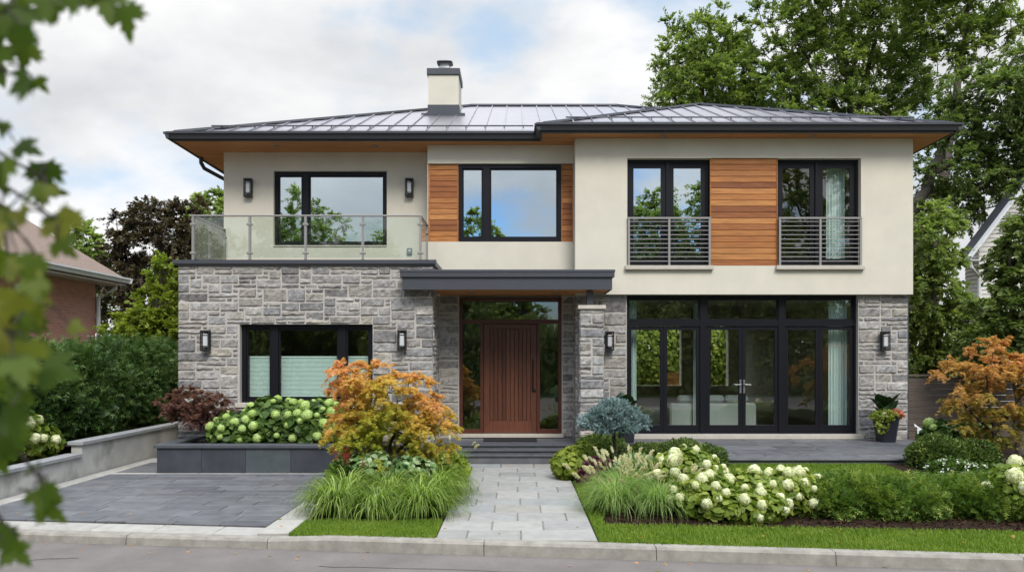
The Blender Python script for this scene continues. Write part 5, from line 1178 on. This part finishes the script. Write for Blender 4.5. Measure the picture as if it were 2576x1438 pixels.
tree('maple_tree', 'leaning tree with dark limbs spreading above the siding house', 'tree', (14.5, 22, -.35),
     [([P3(2285, 900, 22), P3(2312, 520, 22), P3(2375, 350, 22), P3(2470, 240, 22)], [.22, .18, .13, .05]), ([P3(2340, 440, 22), P3(2440, 380, 22), P3(2560, 300, 22)], [.1, .07, .03]), ([P3(2310, 540, 22), P3(2420, 500, 22), P3(2560, 420, 22)], [.08, .06, .03]), ([P3(2375, 350, 22), P3(2400, 250, 22)], [.08, .03])],
     [blob(2480, 260, 22, 120, 80), blob(2570, 350, 22, 110, 110), blob(2420, 330, 22, 70, 60), blob(2400, 440, 22, 100, 55), blob(2520, 470, 22, 110, 60), blob(2380, 520, 22, 80, 40), blob(2590, 190, 22, 80, 90), blob(2650, 300, 22, 100, 150)],
     340, .50, 7, 34, .090, LM['dark'], T_LEAF, 304, GB, droop=.2)
tree('shrub_tree', 'dense mid green shrub behind the wooden fence beside the house corner', 'shrub', (12, 19.5, -.35),
     [([P3(2350, 960, 19.5), P3(2350, 800, 19.5), P3(2340, 650, 19.5)], [.12, .08, .03])],
     [blob(2340, 620, 19.5, 70, 90), blob(2330, 740, 19.5, 80, 100), blob(2400, 840, 19.5, 110, 100), blob(2300, 880, 19.5, 60, 80), blob(2480, 900, 19.5, 80, 80), blob(2370, 560, 19.5, 40, 50)],
     320, .36, 7, 26, .085, LM['tree'], T_LEAF, 305, 'green shrubs behind the fence', droop=.3)
tree('shrub_tree', 'dark green tree overhanging the fence at the right edge of the view', 'shrub', (10.2, 15.6, -.3),
     [([(10.4, 15.6, -.35), (10.35, 15.6, 1.5), (10.2, 15.6, 3.0), (10.1, 15.6, 4.2)], [.10, .09, .06, .02])],
     [blob(2565, 610, 15.5, 45, 70), blob(2590, 690, 15.5, 80, 90), blob(2550, 780, 15.5, 80, 60), blob(2570, 850, 15.5, 110, 80), blob(2640, 500, 15.5, 60, 80), blob(2480, 850, 15.5, 50, 40)],
     190, .33, 7, 22, .10, LM['dark'], T_LEAF, 306, 'green shrubs behind the fence', droop=.3)
tree('copper_beech', 'dark copper-leaved tree behind the left side of the house', 'tree', (-14.5, 31, -.35),
     [([P3(400, 920, 31), P3(400, 720, 31), P3(395, 560, 31)], [.3, .22, .08]), ([P3(400, 760, 31), P3(480, 600, 31)], [.14, .04]), ([P3(400, 780, 31), P3(320, 650, 31)], [.14, .04])],
     [blob(400, 620, 31, 130, 100), blob(480, 590, 31, 80, 75), blob(340, 600, 31, 60, 55), blob(310, 720, 31, 65, 90), blob(420, 760, 31, 150, 110), blob(530, 700, 31, 80, 120), blob(545, 570, 31, 40, 45)],
     330, .6, 8, 36, .12, LM['copper'], T_LEAF, 307, None, droop=.3)
tree('young_tree', 'bright yellow-green young tree between the brick house and the stone wall', 'tree', (-9.1, 18.8, -.3),
     [([P3(385, 950, 18.8), P3(390, 800, 18.8), P3(412, 670, 18.8)], [.07, .05, .015])],
     [blob(412, 700, 18.8, 32, 50), blob(400, 770, 18.8, 55, 55), blob(370, 840, 18.8, 80, 55), blob(330, 830, 18.8, 50, 40), blob(440, 840, 18.8, 50, 60), blob(300, 860, 18.8, 35, 25)],
     150, .30, 8, 22, .085, LM['lime'], T_LEAF, 308, None, droop=.15, flat=1.1)
for i, (x, y, Y, rx, rz, lb) in enumerate([(205, 640, 48, 60, 75, 'pale blurred tree farthest left above the brick house roof'), (530, 560, 46, 45, 70, 'green treetop peeping over the balcony beside the copper tree'), (110, 720, 52, 80, 60, 'far tree low behind the brick house roof')]):
    tree('distant_tree', lb, 'tree', (PX(x, 900, Y).x, Y, -.35), [([P3(x, 915, Y), P3(x, 780, Y), P3(x, y, Y)], [.3, .22, .05])],
         [blob(x, y, Y, rx, rz), blob(x + rx * .6, y + rz, Y, rx, rz), blob(x - rx * .5, y + rz * 1.1, Y, rx, rz)], 110, .8, 7, 22, .24, LM['treeB'], T_LEAF, 320 + i, 'distant green treetops at the left')

# ---- across the street: seen only mirrored in the windows
GA = 'trees across the street mirrored in the upper windows'
def far_tree(x, y, h, r, seed, label, lm='tree'):
    tree('street_tree', label, 'tree', (x, y, -.45), [([(x, y, -.5), (x + .2, y, h * .45), (x, y, h * .85)], [.28, .2, .05]), ([(x + .2, y, h*.4), (x + r*.5, y, h*.7)], [.12, .04]), ([(x + .2, y, h*.4), (x - r*.5, y, h*.7)], [.12, .04])],
         [(x, y, h * .72, r * .75, r * .75, h * .26), (x - r*.45, y, h * .52, r * .6, r * .6, h * .2), (x + r*.5, y, h * .55, r * .6, r * .6, h * .2), (x, y, h * .36, r * 1.2, r, h * .2), (x - r * .9, y, h * .3, r * .8, r * .8, h * .16), (x + r * .9, y, h * .3, r * .8, r * .8, h * .16)], 300, .9, 9, 26, .20, LM[lm], T_LEAF, seed, GA)
for i, a in enumerate([(-14.2, -19, 13.0, 3.2, 'tree mirrored at the left of the balcony window'), (-9.3, -20, 10.0, 2.2, 'low tree mirrored at the right of the balcony window'), (-2.6, -19, 11.4, 2.6, 'tree mirrored low in the window between the cedar panels'),
        (9.0, -18, 12.5, 2.2, 'narrow tree mirrored in the left french window upstairs'), (13.2, -18, 14.0, 3.0, 'broad tree mirrored left of the cedar panel'), (18.2, -15, 18.5, 4.2, 'huge tree mirrored in the right french window upstairs'), (-20, -19, 10, 3.2, 'tree mirrored at the far left of the street')]):
    far_tree(a[0], a[1], a[2], a[3], 400 + i, a[4])
bl = [(-26 + k * 2.7, -13.6 + .5 * math.sin(k * 2.1), 1.9, 1.85, 1.2, 3.1 + .7 * math.sin(k * 1.7)) for k in range(20)]
bl = [b for b in bl if not -13.0 < b[0] < -8.4]
bush('street_hedge', 'tall green hedge across the street mirrored in the ground-floor glass', 'hedge', (0, -13.6, -.45), bl, 26000, .22, LM['tree'], T_BROAD, 420, 'broad', thick=.3, core=.9)
ob = thing('brick_house', 'brick house across the street mirrored in the stone-wall window', 'house', (-10, -20, -.45))
mb = MB(); mb.box(-18, -5, -27, -20, -.5, 5.2); mb.build('wall', M['brick'], ob)
mb = MB(); hip(mb, -18.6, -4.4, -27.6, -19.4, 5.2, .55, 5.0); mb.build('roof', M['shingle'], ob)
for x in (-14.5, -11.6, -8.6):
    mb = MB(); mb.box(x - .8, x + .8, -20, -19.94, .7, 2.6); w_ = mb.build('window', M['white'], ob); mb = MB(); mb.box(x - .65, x + .65, -19.938, -19.92, .85, 2.45); mb.build('pane', M['glass_low'], w_)
# greenery in the rear garden, seen through the house
bl = [(3.0 + k * 1.3, 32 + .4 * math.sin(k*2), 1.6, 1.1, .8, 1.9) for k in range(6)]
bush('garden_hedge', 'sunlit green hedge in the rear garden seen through the living room', 'hedge', (6, 32, -.35), bl, 9000, .16, LM['lime'], T_BROAD, 430, 'broad', thick=.3, core=.9)

# ================================================================== THE NEAR MAPLE BRANCHES
def maple_tmpl():
    half = [(0, .0), (.10, .02), (.34, -.10), (.28, .06), (.50, .10), (.40, .20), (.58, .36), (.40, .37), (.44, .50), (.26, .44), (.17, .42), (.22, .66), (.13, .68), (.10, .84), (0, 1.02)]
    pts = half + [(-x, y) for x, y in half[-2:0:-1]]
    v = [(0, .30, .02)] + [(x * 1.05, y, -.10 * (x*x*3) - .08 * y * y) for x, y in pts]; n = len(pts)
    return (np.array(v), [(0, 1 + i, 1 + (i+1) % n) for i in range(n)])
T_MAPLE = maple_tmpl()
mt = thing('maple_branch', 'out-of-focus green maple branches hanging close to the camera at the left edge', 'branch', (-2.3, 1.0, -.45))
g = np.random.default_rng(77); Pm = []; Dm = []; Um = []; Sm = []; segs = []
def lf(x, y, Y, sz, ang=None, tilt=.45):
    p = np.array(P3(x, y, Y)); a = g.normal() * .7 if ang is None else ang         # 0 = hanging straight down
    d = np.array([math.sin(a), g.normal() * .25, -math.cos(a)]); u = np.array([g.normal() * tilt, -1, .5 + g.normal() * tilt])
    Pm.append(p - d * sz * Y / FPX * .5); Dm.append(d); Um.append(u); Sm.append(sz * Y / FPX); return Pm[-1]
REG = [(-80, 80, -60, 180, 20, 95), (95, 215, -60, 20, 7, 85), (-30, 55, 180, 225, 4, 70), (105, 185, 420, 500, 6, 75), (-60, 95, 420, 700, 22, 80), (125, 175, 560, 640, 3, 70),
       (-60, 100, 730, 990, 20, 90), (-40, 50, 1010, 1190, 7, 95), (40, 130, 1190, 1270, 4, 85), (-40, 40, 1340, 1410, 3, 85)]
REGC = []
for (x0, x1, y0, y1, n, sz) in REG:
    pts = []
    for _ in range(n): pts.append(lf(g.uniform(x0, x1), g.uniform(y0, y1), g.uniform(1.05, 1.5), sz * g.uniform(.75, 1.25)))
    REGC.append(np.mean(pts, 0))
    for p in pts: segs.append((np.array([REGC[-1] + (p - REGC[-1]) * .15, REGC[-1] * .4 + p * .6 + [0, 0, .008], p]), np.array([.0022, .0016, .0010])))
for (x, y, Y, sz, a) in [(268, 20, 1.25, 110, .3), (318, 60, 1.25, 100, .15), (130, 25, 1.3, 85, -.2), (75, 375, 1.3, 75, 1.2), (5, 328, 1.3, 45, 0), (155, 935, 1.15, 110, 1.3), (110, 222, 1.4, 45, .6), (150, 590, 1.3, 75, .5), (135, 1290, 1.3, 80, .9), (55, 1400, 1.3, 70, .7), (200, 825, 1.3, 45, 1.2)]:
    p = lf(x, y, Y, sz, a); q = np.array(P3(x - 90, y - 60, Y)); segs.append((np.array([q, (p + q) / 2 + [0, 0, .01], p]), np.array([.0022, .0018, .001])))
hub = np.array([-1.55, 1.25, 2.3])
for c in REGC: segs.append((np.array([hub + (c - hub) * .0, hub * .5 + c * .5 + [0, 0, .04], c]), np.array([.012, .007, .0025])))
segs.append((np.array([[-2.4, 1.1, -.5], [-2.35, 1.1, 1.2], [-2.2, 1.15, 2.2], [-2.1, 1.2, 3.4]]), np.array([.13, .11, .09, .05]))); segs.append((np.array([[-2.3, 1.1, 1.6], [-1.9, 1.2, 2.1], hub]), np.array([.05, .03, .014])))
V, F = tubes_np(segs, 6); np_mesh('twigs', V, F, np.full(len(V), .5), M['barkdark'], mt, True)
nL = len(Pm); PZ = np.array(Pm)[:, 2]; tone = np.clip(g.random(nL) * .55 + .05 + .42 * (PZ < 1.93) * (PZ > 1.65), 0, 1)
leaves('leaves', LM['maple'], mt, np.array(Pm), np.array(Dm), np.array(Um), np.array(Sm), tone, T_MAPLE)

# ---- a few fallen leaves on kerb, lawn and paving
g = np.random.default_rng(9); n = 70; X = g.uniform(-6.5, 6.5, n); Y = np.array([kb(x) for x in X]) + np.where(g.random(n) < .55, g.uniform(-.45, .0, n), g.uniform(.2, 1.0, n))
Z = np.array([(-.452 if y < kb(x) else (gz(x, y) + .05 if x > .9 else G + .012)) for x, y in zip(X, Y)]); P = np.stack([X, Y, Z], 1)
tag(leaves('fallen_leaves', LM['jor2'], None, P, g.normal(size=P.shape) * [1, 1, .15], np.array([0, 0, 1]) + g.normal(size=P.shape) * .3, g.uniform(.03, .06, n), g.random(n), T_PALM3), 'scattered small brown fallen leaves along the kerb and lawn edge', 'leaves', kind='stuff')
